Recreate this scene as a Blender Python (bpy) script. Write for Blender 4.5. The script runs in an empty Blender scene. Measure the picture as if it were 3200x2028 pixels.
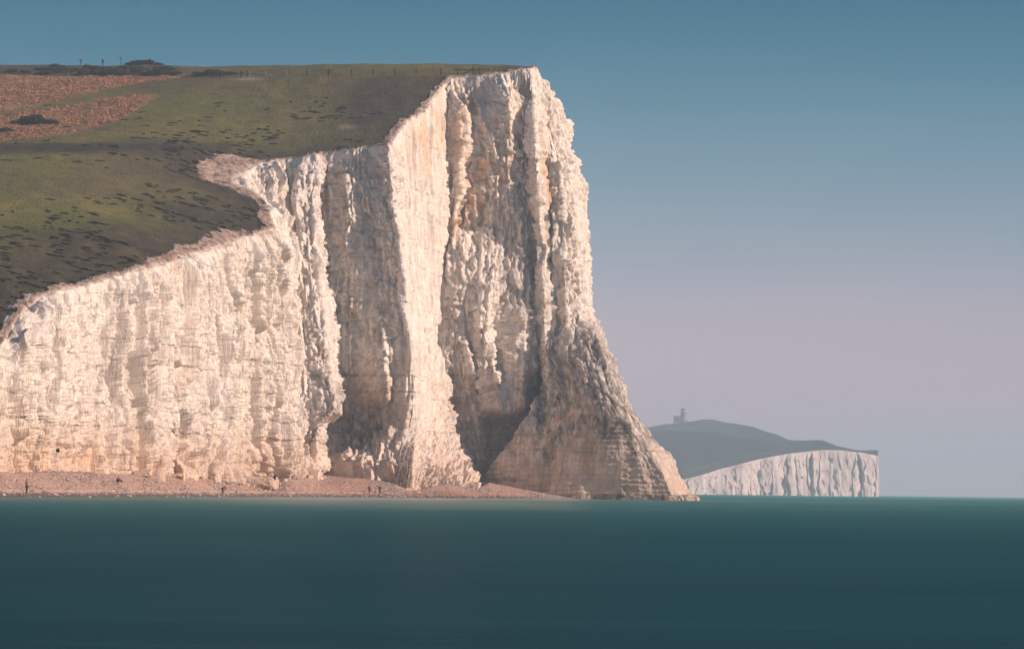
import bpy, bmesh, math, random
import numpy as np
from mathutils import Vector, Matrix

# ------------------------------------------------------------------ camera, world, sun
C = bpy.context.scene
COL = C.collection
F = 10667.0                     # focal length in photo pixels (3200 wide = 36 mm, 120 mm lens)
EYE = 1.65
PITCH, ROLL = math.atan(517 / F), math.radians(0.745)
R = (Matrix.Rotation(math.pi / 2 + PITCH, 3, 'X') @ Matrix.Rotation(ROLL, 3, 'Z'))
RN = np.array(R)
cam_d = bpy.data.cameras.new('camera')
cam_d.sensor_width = 36; cam_d.lens = F * 36 / 3200
cam_d.clip_start = 1; cam_d.clip_end = 40000
cam = bpy.data.objects.new('camera', cam_d); COL.objects.link(cam)
cam.matrix_world = Matrix.Translation((0, 0, EYE)) @ R.to_4x4()
C.camera = cam

SUN_EL, SUN_AZ = math.radians(21), math.radians(14)   # azimuth: from +x (right) turned toward the camera
SUN = Vector((math.cos(SUN_AZ) * math.cos(SUN_EL), -math.sin(SUN_AZ) * math.cos(SUN_EL), math.sin(SUN_EL)))
sd = bpy.data.lights.new('sun', 'SUN'); sd.energy = 5.0; sd.angle = math.radians(0.6); sd.color = (1.0, 0.75, 0.61)
so = bpy.data.objects.new('sun', sd); COL.objects.link(so)
so.rotation_euler = SUN.to_track_quat('Z', 'Y').to_euler(); so.location = (300, -100, 300)

W = bpy.data.worlds.new("World"); C.world = W; W.use_nodes = True
nt = W.node_tree; N = nt.nodes; L = nt.links
N.clear()
out = N.new('ShaderNodeOutputWorld'); bg = N.new('ShaderNodeBackground'); bg2 = N.new('ShaderNodeBackground')
sky = N.new('ShaderNodeTexSky'); sky.sky_type = 'NISHITA'; sky.sun_disc = False
sky.sun_elevation = SUN_EL; sky.sun_rotation = math.atan2(SUN.x, SUN.y)
sky.air_density = 1.2; sky.dust_density = 1.5; sky.ozone_density = 2.0
L.new(sky.outputs[0], bg.inputs[0]); bg.inputs[1].default_value = 0.072
tc = N.new('ShaderNodeTexCoord'); sep = N.new('ShaderNodeSeparateXYZ'); L.new(tc.outputs['Generated'], sep.inputs[0])
# clear-air colour by elevation: dusty mauve at the horizon to teal blue above
ramp = N.new('ShaderNodeValToRGB')
mul = N.new('ShaderNodeMath'); mul.operation = 'MULTIPLY'; mul.inputs[1].default_value = 5.0
L.new(sep.outputs['Z'], mul.inputs[0])
wn = N.new('ShaderNodeTexNoise'); wn.inputs['Scale'].default_value = 7; wn.inputs['Detail'].default_value = 3
wmp = N.new('ShaderNodeMapping'); wmp.inputs['Scale'].default_value = (1, 1, 6); L.new(tc.outputs['Generated'], wmp.inputs[0]); L.new(wmp.outputs[0], wn.inputs['Vector'])
wa = N.new('ShaderNodeMath'); wa.operation = 'MULTIPLY_ADD'; wa.inputs[1].default_value = .07; L.new(wn.outputs['Fac'], wa.inputs[0])
wb = N.new('ShaderNodeMath'); wb.operation = 'SUBTRACT'; wb.inputs[1].default_value = .035; L.new(mul.outputs[0], wb.inputs[0]); L.new(wb.outputs[0], wa.inputs[2]); L.new(wa.outputs[0], ramp.inputs[0])
def lin(r, g, b):
    f = lambda c: (c / 255 / 12.92) if c / 255 <= .04045 else ((c / 255 + .055) / 1.055) ** 2.4
    return (f(r), f(g), f(b), 1)
SKY = [(0.0, (200, 172, 176)), (0.10, (210, 180, 187)), (0.24, (194, 180, 192)), (0.36, (152, 168, 184)),
       (0.50, (108, 150, 170)), (0.62, (74, 132, 155)), (0.74, (44, 112, 141)), (1.0, (34, 98, 132))]
ramp.color_ramp.elements[0].position = 0; ramp.color_ramp.elements[0].color = lin(*SKY[0][1])
ramp.color_ramp.elements[1].position = 1; ramp.color_ramp.elements[1].color = lin(*SKY[-1][1])
for p, c in SKY[1:-1]:
    e = ramp.color_ramp.elements.new(p); e.color = lin(*c)
ramp.color_ramp.interpolation = 'B_SPLINE'
L.new(ramp.outputs[0], bg2.inputs[0]); bg2.inputs[1].default_value = 0.77
fade = N.new('ShaderNodeMapRange'); fade.inputs['From Min'].default_value = 0.17; fade.inputs['From Max'].default_value = 0.40
fade.interpolation_type = 'SMOOTHSTEP'
L.new(sep.outputs['Z'], fade.inputs['Value'])
mix = N.new('ShaderNodeMixShader'); L.new(fade.outputs[0], mix.inputs[0]); L.new(bg2.outputs[0], mix.inputs[1]); L.new(bg.outputs[0], mix.inputs[2])
L.new(mix.outputs[0], out.inputs[0])

C.view_settings.view_transform = 'Standard'; C.view_settings.look = 'None'
C.view_settings.exposure = 0.24; C.view_settings.gamma = 1.0
C.render.engine = 'CYCLES'
C.cycles.use_denoising = True
C.cycles.max_bounces = 6; C.cycles.diffuse_bounces = 3; C.cycles.glossy_bounces = 2
C.cycles.volume_bounces = 1; C.cycles.transparent_max_bounces = 8
C.cycles.caustics_reflective = False; C.cycles.caustics_refractive = False
random.seed(7); RS = np.random.RandomState(11)

# ------------------------------------------------------------------ helpers
def at(px, py, Y):
    """world point at photo pixel (px,py) and distance Y; works on arrays"""
    px, py, Y = np.broadcast_arrays(np.asarray(px, float), np.asarray(py, float), np.asarray(Y, float))
    d = np.stack([(px - 1600) / F, -(py - 1014) / F, -np.ones_like(px)], -1) @ RN.T
    p = d * (Y / d[..., 1])[..., None]
    p[..., 2] += EYE
    return p
def pix(P):
    q = (np.asarray(P, float) - np.array([0, 0, EYE])) @ RN
    return 1600 + F * q[..., 0] / -q[..., 2], 1014 - F * q[..., 1] / -q[..., 2]
def atz(px, z, Y):
    """point in pixel column px at distance Y and height z"""
    py = 1014.0
    for _ in range(6):
        p = at(px, py, Y); py += (p[2] - z) * F / Y
    return at(px, py, Y)

def h3(ix, iy, iz, seed=0):
    h = (ix * 374761393 + iy * 668265263 + iz * 2147483647 + seed * 974634777) & 0xFFFFFFFF
    h = ((h ^ (h >> 13)) * 1274126177) & 0xFFFFFFFF
    h = (h ^ (h >> 16)) & 0xFFFFFF
    return h / float(0xFFFFFF)
def vn(x, y, z, seed=0):
    """value noise -1..1"""
    x0 = np.floor(x).astype(np.int64); y0 = np.floor(y).astype(np.int64); z0 = np.floor(z).astype(np.int64)
    fx = x - x0; fy = y - y0; fz = z - z0
    fx = fx * fx * (3 - 2 * fx); fy = fy * fy * (3 - 2 * fy); fz = fz * fz * (3 - 2 * fz)
    r = 0
    for dx in (0, 1):
        wx = fx if dx else 1 - fx
        for dy in (0, 1):
            wy = fy if dy else 1 - fy
            for dz in (0, 1):
                wz = fz if dz else 1 - fz
                r = r + wx * wy * wz * h3(x0 + dx, y0 + dy, z0 + dz, seed)
    return r * 2 - 1
def worley(u, v, seed=0):
    """2D cells: F1, F2, random value of the nearest cell"""
    iu = np.floor(u).astype(np.int64); iv = np.floor(v).astype(np.int64)
    f1 = np.full(u.shape, 9.0); f2 = np.full(u.shape, 9.0); cid = np.zeros(u.shape)
    for a in (-1, 0, 1):
        for b in (-1, 0, 1):
            cu = iu + a; cv = iv + b
            px_ = cu + .5 + (h3(cu, cv, 0 * cu, seed) - .5) * .9
            py_ = cv + .5 + (h3(cu, cv, 0 * cu + 7, seed) - .5) * .9
            d = np.hypot(u - px_, v - py_)
            n = d < f1
            f2 = np.where(n, f1, np.minimum(f2, d)); cid = np.where(n, h3(cu, cv, 0 * cu + 3, seed), cid); f1 = np.where(n, d, f1)
    return f1, f2, cid
def sstep(a, b, x):
    t = np.clip((x - a) / (b - a), 0, 1); return t * t * (3 - 2 * t)
def inpoly(x, y, poly):
    r = np.zeros(x.shape, bool); n = len(poly)
    for i in range(n):
        x1, y1 = poly[i]; x2, y2 = poly[(i + 1) % n]
        if y1 == y2: continue
        c = ((y1 > y) != (y2 > y)) & (x < (x2 - x1) * (y - y1) / (y2 - y1) + x1)
        r ^= c
    return r

def tag(o, label=None, cat=None, group=None, kind=None):
    if label: o['label'] = label
    if cat: o['category'] = cat
    if group: o['group'] = group
    if kind: o['kind'] = kind
    return o
def link(name, me, mat, parent=None, smooth=False):
    o = bpy.data.objects.new(name, me); COL.objects.link(o)
    if mat:
        me.materials.clear()
        for m in (mat if isinstance(mat, (list, tuple)) else [mat]): me.materials.append(m)
    if smooth: me.polygons.foreach_set('use_smooth', np.ones(len(me.polygons), bool))
    if parent: o.parent = parent
    return o
def empty(name, loc, rz=0):
    o = bpy.data.objects.new(name, None); COL.objects.link(o)
    o.location = loc; o.rotation_euler = (0, 0, rz); o.empty_display_size = .3
    return o
def grid_mesh(name, P, keep=None, attr=None):
    """P: (rows, cols, 3) grid to mesh; keep: bool per quad"""
    r, c = P.shape[:2]
    idx = np.arange(r * c).reshape(r, c)
    q = np.stack([idx[:-1, :-1], idx[:-1, 1:], idx[1:, 1:], idx[1:, :-1]], -1)
    q = q[keep] if keep is not None else q.reshape(-1, 4)
    V = P.reshape(-1, 3)
    used = np.zeros(len(V), bool); used[q.ravel()] = True
    remap = np.cumsum(used) - 1
    V = V[used]; q = remap[q]
    me = bpy.data.meshes.new(name)
    me.vertices.add(len(V)); me.vertices.foreach_set('co', V.astype(np.float32).ravel())
    me.loops.add(q.size); me.loops.foreach_set('vertex_index', q.ravel().astype(np.int32))
    me.polygons.add(len(q)); me.polygons.foreach_set('loop_start', np.arange(0, q.size, 4, dtype=np.int32))
    me.polygons.foreach_set('loop_total', np.full(len(q), 4, np.int32))
    me.update(calc_edges=True)
    if attr is not None:
        a = attr.reshape(-1, attr.shape[-1])[used]
        if a.shape[1] == 3: a = np.concatenate([a, np.ones((len(a), 1))], 1)
        ca = me.color_attributes.new('mask', 'FLOAT_COLOR', 'POINT')
        ca.data.foreach_set('color', a.astype(np.float32).ravel())
    return me
def poly_mesh(name, V, Fc):
    me = bpy.data.meshes.new(name); me.from_pydata([tuple(v) for v in V], [], [tuple(f) for f in Fc]); me.update(); return me
def quads_mesh(name, V, n=4):
    """V: (k, n, 3) loose faces"""
    k = len(V); me = bpy.data.meshes.new(name)
    me.vertices.add(k * n); me.vertices.foreach_set('co', V.astype(np.float32).ravel())
    me.loops.add(k * n); me.loops.foreach_set('vertex_index', np.arange(k * n, dtype=np.int32))
    me.polygons.add(k); me.polygons.foreach_set('loop_start', np.arange(0, k * n, n, dtype=np.int32))
    me.polygons.foreach_set('loop_total', np.full(k, n, np.int32)); me.update(calc_edges=True)
    return me
class MB:
    def __init__(s): s.bm = bmesh.new()
    def box(s, c, d, rot=None, bev=0):
        m = Matrix.Translation(c) @ (rot.to_4x4() if rot else Matrix.Identity(4)) @ Matrix.Diagonal((d[0], d[1], d[2], 1))
        g = bmesh.ops.create_cube(s.bm, size=1, matrix=m)
        if bev:
            es = list({e for v in g['verts'] for e in v.link_edges})
            bmesh.ops.bevel(s.bm, geom=es, offset=bev, segments=1, affect='EDGES')
    def tube(s, a, b, r1, r2=None, n=8):
        a = Vector(a); b = Vector(b); d = b - a
        m = Matrix.Translation((a + b) / 2) @ d.to_track_quat('Z', 'Y').to_matrix().to_4x4()
        bmesh.ops.create_cone(s.bm, cap_ends=True, segments=n, radius1=r1, radius2=r1 if r2 is None else r2, depth=d.length, matrix=m)
    def build(s, name, mat, parent=None, smooth=False):
        me = bpy.data.meshes.new(name); s.bm.to_mesh(me); s.bm.free(); return link(name, me, mat, parent, smooth)

# ------------------------------------------------------------------ materials
def material(name, rough=.9, spec=.2):
    m = bpy.data.materials.new(name); m.use_nodes = True
    b = m.node_tree.nodes['Principled BSDF']
    b.inputs['Roughness'].default_value = rough; b.inputs['Specular IOR Level'].default_value = spec
    return m, m.node_tree.nodes, m.node_tree.links, b
class NT:
    """short node helper"""
    def __init__(s, m): s.N = m.node_tree.nodes; s.L = m.node_tree.links
    def new(s, t): return s.N.new('ShaderNode' + t)
    def pos(s): return s.new('NewGeometry').outputs['Position']
    def scale(s, v, sc):
        n = s.new('Mapping'); n.inputs['Scale'].default_value = sc; s.L.new(v, n.inputs['Vector']); return n.outputs[0]
    def noise(s, v, sc, det=4, rough=.55, dist=0):
        n = s.new('TexNoise'); n.inputs['Scale'].default_value = sc; n.inputs['Detail'].default_value = det
        n.inputs['Roughness'].default_value = rough; n.inputs['Distortion'].default_value = dist
        s.L.new(v, n.inputs['Vector']); return n.outputs['Fac']
    def vor(s, v, sc, feat='F1', outp='Distance'):
        n = s.new('TexVoronoi'); n.feature = feat; n.inputs['Scale'].default_value = sc; s.L.new(v, n.inputs['Vector']); return n.outputs[outp]
    def mr(s, v, a, b, c=0., d=1., smooth=False):
        n = s.new('MapRange'); n.inputs['From Min'].default_value = a; n.inputs['From Max'].default_value = b
        n.inputs['To Min'].default_value = c; n.inputs['To Max'].default_value = d
        if smooth: n.interpolation_type = 'SMOOTHSTEP'
        s.L.new(v, n.inputs['Value']); return n.outputs[0]
    def math(s, op, a, b=None, clamp=False):
        n = s.new('Math'); n.operation = op; n.use_clamp = clamp
        for i, x in enumerate((a, b)):
            if x is None: continue
            if isinstance(x, (int, float)): n.inputs[i].default_value = x
            else: s.L.new(x, n.inputs[i])
        return n.outputs[0]
    def mix(s, f, a, b, mode='MIX'):
        n = s.new('Mix'); n.data_type = 'RGBA'; n.blend_type = mode
        for sock, x in ((n.inputs[0], f), (n.inputs[6], a), (n.inputs[7], b)):
            if isinstance(x, (int, float)): sock.default_value = x
            elif isinstance(x, tuple): sock.default_value = x if len(x) == 4 else (*x, 1)
            else: s.L.new(x, sock)
        return n.outputs[2]
    def sepc(s, v):
        n = s.new('SeparateColor'); s.L.new(v, n.inputs[0]); return n.outputs
    def sepv(s, v):
        n = s.new('SeparateXYZ'); s.L.new(v, n.inputs[0]); return n.outputs
    def attr(s, name):
        n = s.new('Attribute'); n.attribute_name = name; return n.outputs['Color']
    def bump(s, h, strength, dist, bsdf):
        n = s.new('Bump'); n.inputs['Strength'].default_value = strength; n.inputs['Distance'].default_value = dist
        s.L.new(h, n.inputs['Height']); s.L.new(n.outputs[0], bsdf.inputs['Normal'])

# strata (flint bands): height above sea, strength
BANDS = [(1.9, .35), (3.0, .35), (4.3, .3), (5.6, .4), (6.9, .3), (9.8, 1.0), (12.9, .8), (14.6, .45), (17.2, .3), (19.8, .75), (22.8, .8), (25.6, .4),
         (29.3, .5), (33.0, .35), (36.8, .7), (41.0, .5), (45.5, .6), (50.6, .75), (56.5, .45), (62.0, .6), (66.0, .3), (72.0, .5), (79.0, .3)]
def mat_chalk():
    m, N_, L_, b = material('chalk', .95, .1)
    t = NT(m); P = t.pos(); at_ = t.sepc(t.attr('mask'))
    big = t.noise(t.scale(P, (1, 1, .5)), .045, 4, .6)
    med = t.noise(t.scale(P, (1, 1, .35)), .35, 5, .65)
    fin = t.noise(P, 2.2, 4, .7)
    streak = t.noise(t.scale(P, (1, 1, .06)), .9, 5, .65)
    col = t.mix(t.mr(big, .35, .65), (.74, .675, .61), (.84, .785, .725))
    col = t.mix(t.mr(med, .46, .66, 0, .75), col, (.62, .54, .48))
    zone = t.noise(t.scale(P, (1, 1, .3)), .045, 3, .5)
    col = t.mix(t.math('MULTIPLY', t.mr(streak, .46, .64, 0, .8), t.mr(zone, .42, .60, .15, 1)), col, (.50, .47, .47))
    col = t.mix(t.mr(fin, .52, .70, 0, .5), col, (.48, .42, .38))
    # rusty yellow stains
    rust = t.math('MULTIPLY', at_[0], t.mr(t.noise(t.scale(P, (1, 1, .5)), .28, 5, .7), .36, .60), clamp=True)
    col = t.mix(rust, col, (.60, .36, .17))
    # warm splash zone near the beach
    z = t.sepv(P)[2]
    zz = t.math('ADD', z, t.mr(med, 0, 1, -7, 7))
    col = t.mix(t.mr(zz, 16, 1, 0, .55, True), col, (.60, .40, .28))
    # flint bands
    n1 = t.noise(t.scale(P, (1, 1, .3)), .09, 3, .5)
    n2 = t.noise(P, .8, 3, .6)
    zb = t.math('ADD', z, t.math('ADD', t.mr(n1, 0, 1, -1.1, 1.1), t.mr(n2, 0, 1, -.25, .25)))
    tot = None
    brk = t.noise(t.scale(P, (1, 1, .12)), .55, 3, .7)
    for k, (bz, st) in enumerate(BANDS):
        d = t.math('ABSOLUTE', t.math('SUBTRACT', zb, bz))
        g = t.mr(d, .02, .09 + .09 * st, st, 0)
        tot = g if tot is None else t.math('MAXIMUM', tot, g)
    tot = t.math('MULTIPLY', tot, t.mr(brk, .46, .58, .0, 1.0))
    col = t.mix(t.math('MULTIPLY', tot, .7), col, (.10, .085, .078))
    # lots of thin discontinuous bedding
    bed = t.noise(t.scale(P, (.12, .12, 1)), 1.5, 4, .7)
    col = t.mix(t.mr(bed, .64, .76, 0, .25), col, (.40, .32, .27))
    # fine cracks
    cr = t.vor(t.scale(P, (1, 1, .55)), .75, 'DISTANCE_TO_EDGE')
    col = t.mix(t.math('MULTIPLY', t.mr(cr, 0, .05, .12, 0), t.mr(med, .4, .6, .1, 1)), col, (.25, .21, .18))
    # dark algae, wet stains and shade painted into cracks and the foot
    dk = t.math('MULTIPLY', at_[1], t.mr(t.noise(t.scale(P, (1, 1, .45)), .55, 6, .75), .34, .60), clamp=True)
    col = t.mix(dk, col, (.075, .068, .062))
    # grassy soil and rubble at the rim
    soil = t.mix(t.mr(t.noise(P, .8, 6, .75), .40, .66), (.50, .37, .31), (.13, .09, .065))
    soil = t.mix(t.mr(t.noise(t.scale(P, (.35, .35, 1)), .55, 6, .7), .54, .66), soil, (.04, .035, .018))
    col = t.mix(at_[2], col, soil)
    L_.new(col, b.inputs['Base Color'])
    v1 = t.noise(t.scale(P, (1, 1, .16)), 1.3, 4, .65); v2 = t.noise(t.scale(P, (1, 1, .3)), 3.6, 3, .7)
    hgt = t.math('ADD', t.math('MULTIPLY', v1, 1.0), t.math('MULTIPLY', v2, .4))
    hgt = t.math('SUBTRACT', hgt, t.math('MULTIPLY', tot, .5))
    t.bump(hgt, .8, .42, b)
    return m
def mat_grass():
    m, N_, L_, b = material('downland_turf', .95, .1)
    t = NT(m); P = t.pos(); at_ = t.sepc(t.attr('mask'))
    n1 = t.noise(t.scale(P, (1, .45, 0)), .05, 5, .62)
    n2 = t.noise(t.scale(P, (1, .6, 0)), .35, 6, .7)
    n3 = t.noise(t.scale(P, (1, .35, 0)), 1.6, 5, .7)
    col = t.mix(t.mr(n1, .38, .62), (.125, .140, .026), (.195, .168, .045))
    n0 = t.noise(t.scale(P, (1, .6, 0)), .022, 4, .6)
    col = t.mix(t.mr(n0, .45, .62, 0, .75), col, (.115, .088, .050))
    col = t.mix(t.mr(n2, .42, .68, 0, .7), col, (.075, .062, .036))
    col = t.mix(t.mr(n3, .5, .75, 0, .5), col, (.20, .175, .07))
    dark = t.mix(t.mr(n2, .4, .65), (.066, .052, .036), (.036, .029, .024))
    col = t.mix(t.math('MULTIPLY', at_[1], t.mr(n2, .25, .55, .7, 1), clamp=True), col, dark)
    dots = t.noise(t.scale(P, (.22, .9, 0)), .55, 5, .65)
    col = t.mix(t.mr(dots, .60, .66, 0, .8), col, (.03, .027, .022))
    br = t.mix(t.mr(n2, .40, .6), (.30, .165, .095), (.14, .095, .055))
    br = t.mix(t.mr(n3, .45, .7), br, (.32, .19, .10))
    col = t.mix(t.math('MULTIPLY', at_[0], t.mr(n2, .2, .4, .6, 1), clamp=True), col, br)
    ch = t.mix(t.mr(n3, .4, .6), (.50, .40, .34), (.28, .20, .16))
    col = t.mix(at_[2], col, ch)
    L_.new(col, b.inputs['Base Color'])
    t.bump(t.math('ADD', n3, n2), .8, .5, b)
    return m
def mat_beach():
    m, N_, L_, b = material('shingle', .85, .25)
    t = NT(m); P = t.pos(); at_ = t.sepc(t.attr('mask'))
    v = t.new('TexVoronoi'); v.inputs['Scale'].default_value = 3.2; L_.new(t.scale(P, (1, .55, 1)), v.inputs['Vector'])
    cc = t.sepc(v.outputs['Color'])
    n2 = t.noise(t.scale(P, (1, .5, 1)), 1.3, 5, .75)
    n1 = t.noise(t.scale(P, (1, .6, 1)), .16, 4, .6)
    col = t.mix(t.mr(cc[0], .2, .9), (.20, .135, .115), (.60, .43, .35))
    col = t.mix(t.mr(n2, .38, .62), col, (.33, .22, .18))
    col = t.mix(t.mr(n1, .40, .62, 0, .55), col, (.46, .29, .22))
    col = t.mix(t.math('MULTIPLY', at_[0], t.mr(n2, .35, .55), clamp=True), col, (.44, .19, .11))
    z = t.sepv(P)[2]
    zz = t.math('ADD', z, t.mr(t.noise(P, .3, 4), 0, 1, -.35, .35))
    wet = t.mr(zz, .75, .35, 0, .85, True)
    wc = t.mix(t.mr(cc[1], .93, .97), (.045, .042, .046), (.55, .52, .50))
    col = t.mix(wet, col, wc)
    L_.new(col, b.inputs['Base Color'])
    t.bump(t.math('ADD', t.mr(v.outputs['Distance'], 0, .6), n2), 1.0, .12, b)
    return m
def mat_sea():
    m, N_, L_, b = material('sea_water', .45, .05)
    t = NT(m); P = t.pos(); at_ = t.sepc(t.attr('mask'))
    n1 = t.noise(t.scale(P, (.22, 1, 0)), .018, 5, .6)
    n2 = t.noise(t.scale(P, (.06, 1, 0)), .22, 5, .6)
    n3 = t.noise(t.scale(P, (.02, 1, 0)), .006, 4, .6)
    y = t.sepv(P)[1]
    col = t.mix(t.mr(n1, .35, .65), (.003, .035, .052), (.006, .066, .078))
    col = t.mix(t.mr(n2, .42, .68, 0, .4), col, (.014, .078, .092))
    off = t.mix(t.mr(n3, .42, .6), (.004, .180, .140), (.006, .115, .130))
    col = t.mix(t.mr(y, 80, 1000, 0, .95, True), col, off)  # brightens with distance: viewing-angle sheen painted into the water colour
    col = t.mix(t.math('MULTIPLY', t.mr(y, 500, 2200, 0, .8, True), t.mr(n3, .4, .6, .35, 1)), col, (.006, .27, .205))
    col = t.mix(at_[1], col, (.020, .150, .135))
    col = t.mix(t.math('MULTIPLY', at_[0], t.mr(n2, .3, .6, .75, 1), clamp=True), col, (.42, .40, .34))
    L_.new(col, b.inputs['Base Color'])
    w = t.noise(t.scale(P, (.35, 1, 0)), .9, 4, .6)
    t.bump(w, .2, .2, b)
    b.inputs['IOR'].default_value = 1.25
    return m
def mat_plain(name, c, rough=.85, spec=.25, var=.25, sc=6.):
    m, N_, L_, b = material(name, rough, spec)
    t = NT(m); o = t.new('TexCoord').outputs['Object']
    n = t.noise(o, sc, 4, .6)
    L_.new(t.mix(t.mr(n, .3, .7), tuple(x * (1 - var) for x in c), tuple(min(1, x * (1 + var)) for x in c)), b.inputs['Base Color'])
    return m
def mat_leaf(name, a, c, d):
    m, N_, L_, b = material(name, .8, .15)
    t = NT(m); P = t.pos()
    n = t.noise(t.scale(P, (.3, .15, .3)) if name == 'dead_bracken' else P, 1.1, 5, .75)
    r = t.new('NewGeometry').outputs['Random Per Island']
    col = t.mix(t.mr(n, .35, .65), a, c)
    L_.new(t.mix(t.mr(r, .55, 1, 0, .8), col, d), b.inputs['Base Color'])
    return m
M_CHALK = mat_chalk(); M_TURF = mat_grass(); M_BEACH = mat_beach(); M_SEA = mat_sea()
M_GORSE = mat_leaf('gorse_foliage', (.020, .026, .014), (.040, .045, .024), (.060, .052, .030))
M_BRACKEN = mat_leaf('dead_bracken', (.24, .125, .075), (.46, .235, .125), (.50, .34, .21))
M_TUFT = mat_leaf('dark_turf', (.012, .010, .009), (.022, .018, .014), (.05, .04, .025))
M_WOOD = mat_plain('weathered_wood', (.022, .019, .018))
M_WOODL = mat_plain('pale_weathered_wood', (.20, .19, .17))
M_WIRE = mat_plain('fence_wire', (.08, .08, .08), .5)
M_SKIN = mat_plain('skin', (.42, .24, .17), .6, .3, .08)
M_HAIR = mat_plain('dark_hair', (.03, .022, .018), .6)
M_NAVY = mat_plain('navy_cloth', (.025, .03, .05), .9, .1)
M_GREY = mat_plain('grey_cloth', (.07, .072, .085), .9, .1)
M_BLACK = mat_plain('black_cloth', (.016, .017, .021), .9, .1)
M_BROWN = mat_plain('brown_cloth', (.13, .085, .07), .9, .1)
M_SHOE = mat_plain('shoe_leather', (.02, .018, .016), .6)

# ------------------------------------------------------------------ thin-plate height fields
class TPS:
    def __init__(s, P, lam=1.0, sc=100.0):
        P = np.asarray(P, float); s.c = P[:, :2] / sc; s.sc = sc
        n = len(P); K = s.k(s.c, s.c) + np.eye(n) * lam * 1e-3
        A = np.zeros((n + 3, n + 3)); A[:n, :n] = K; A[:n, n] = 1; A[:n, n + 1:] = s.c; A[n, :n] = 1; A[n + 1:, :n] = s.c.T
        s.w = np.linalg.solve(A, np.concatenate([P[:, 2], np.zeros(3)]))
    def k(s, a, b):
        d2 = ((a[:, None] - b[None]) ** 2).sum(-1); return .5 * d2 * np.log(np.maximum(d2, 1e-12))
    def __call__(s, x, y):
        x = np.asarray(x, float); q = np.stack([x.ravel(), np.asarray(y, float).ravel()], 1) / s.sc
        o = np.empty(len(q)); n = len(s.c)
        for i in range(0, len(q), 60000):
            c = q[i:i + 60000]; o[i:i + 60000] = s.k(c, s.c) @ s.w[:n] + s.w[n] + c @ s.w[n + 1:]
        return o.reshape(x.shape)

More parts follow.
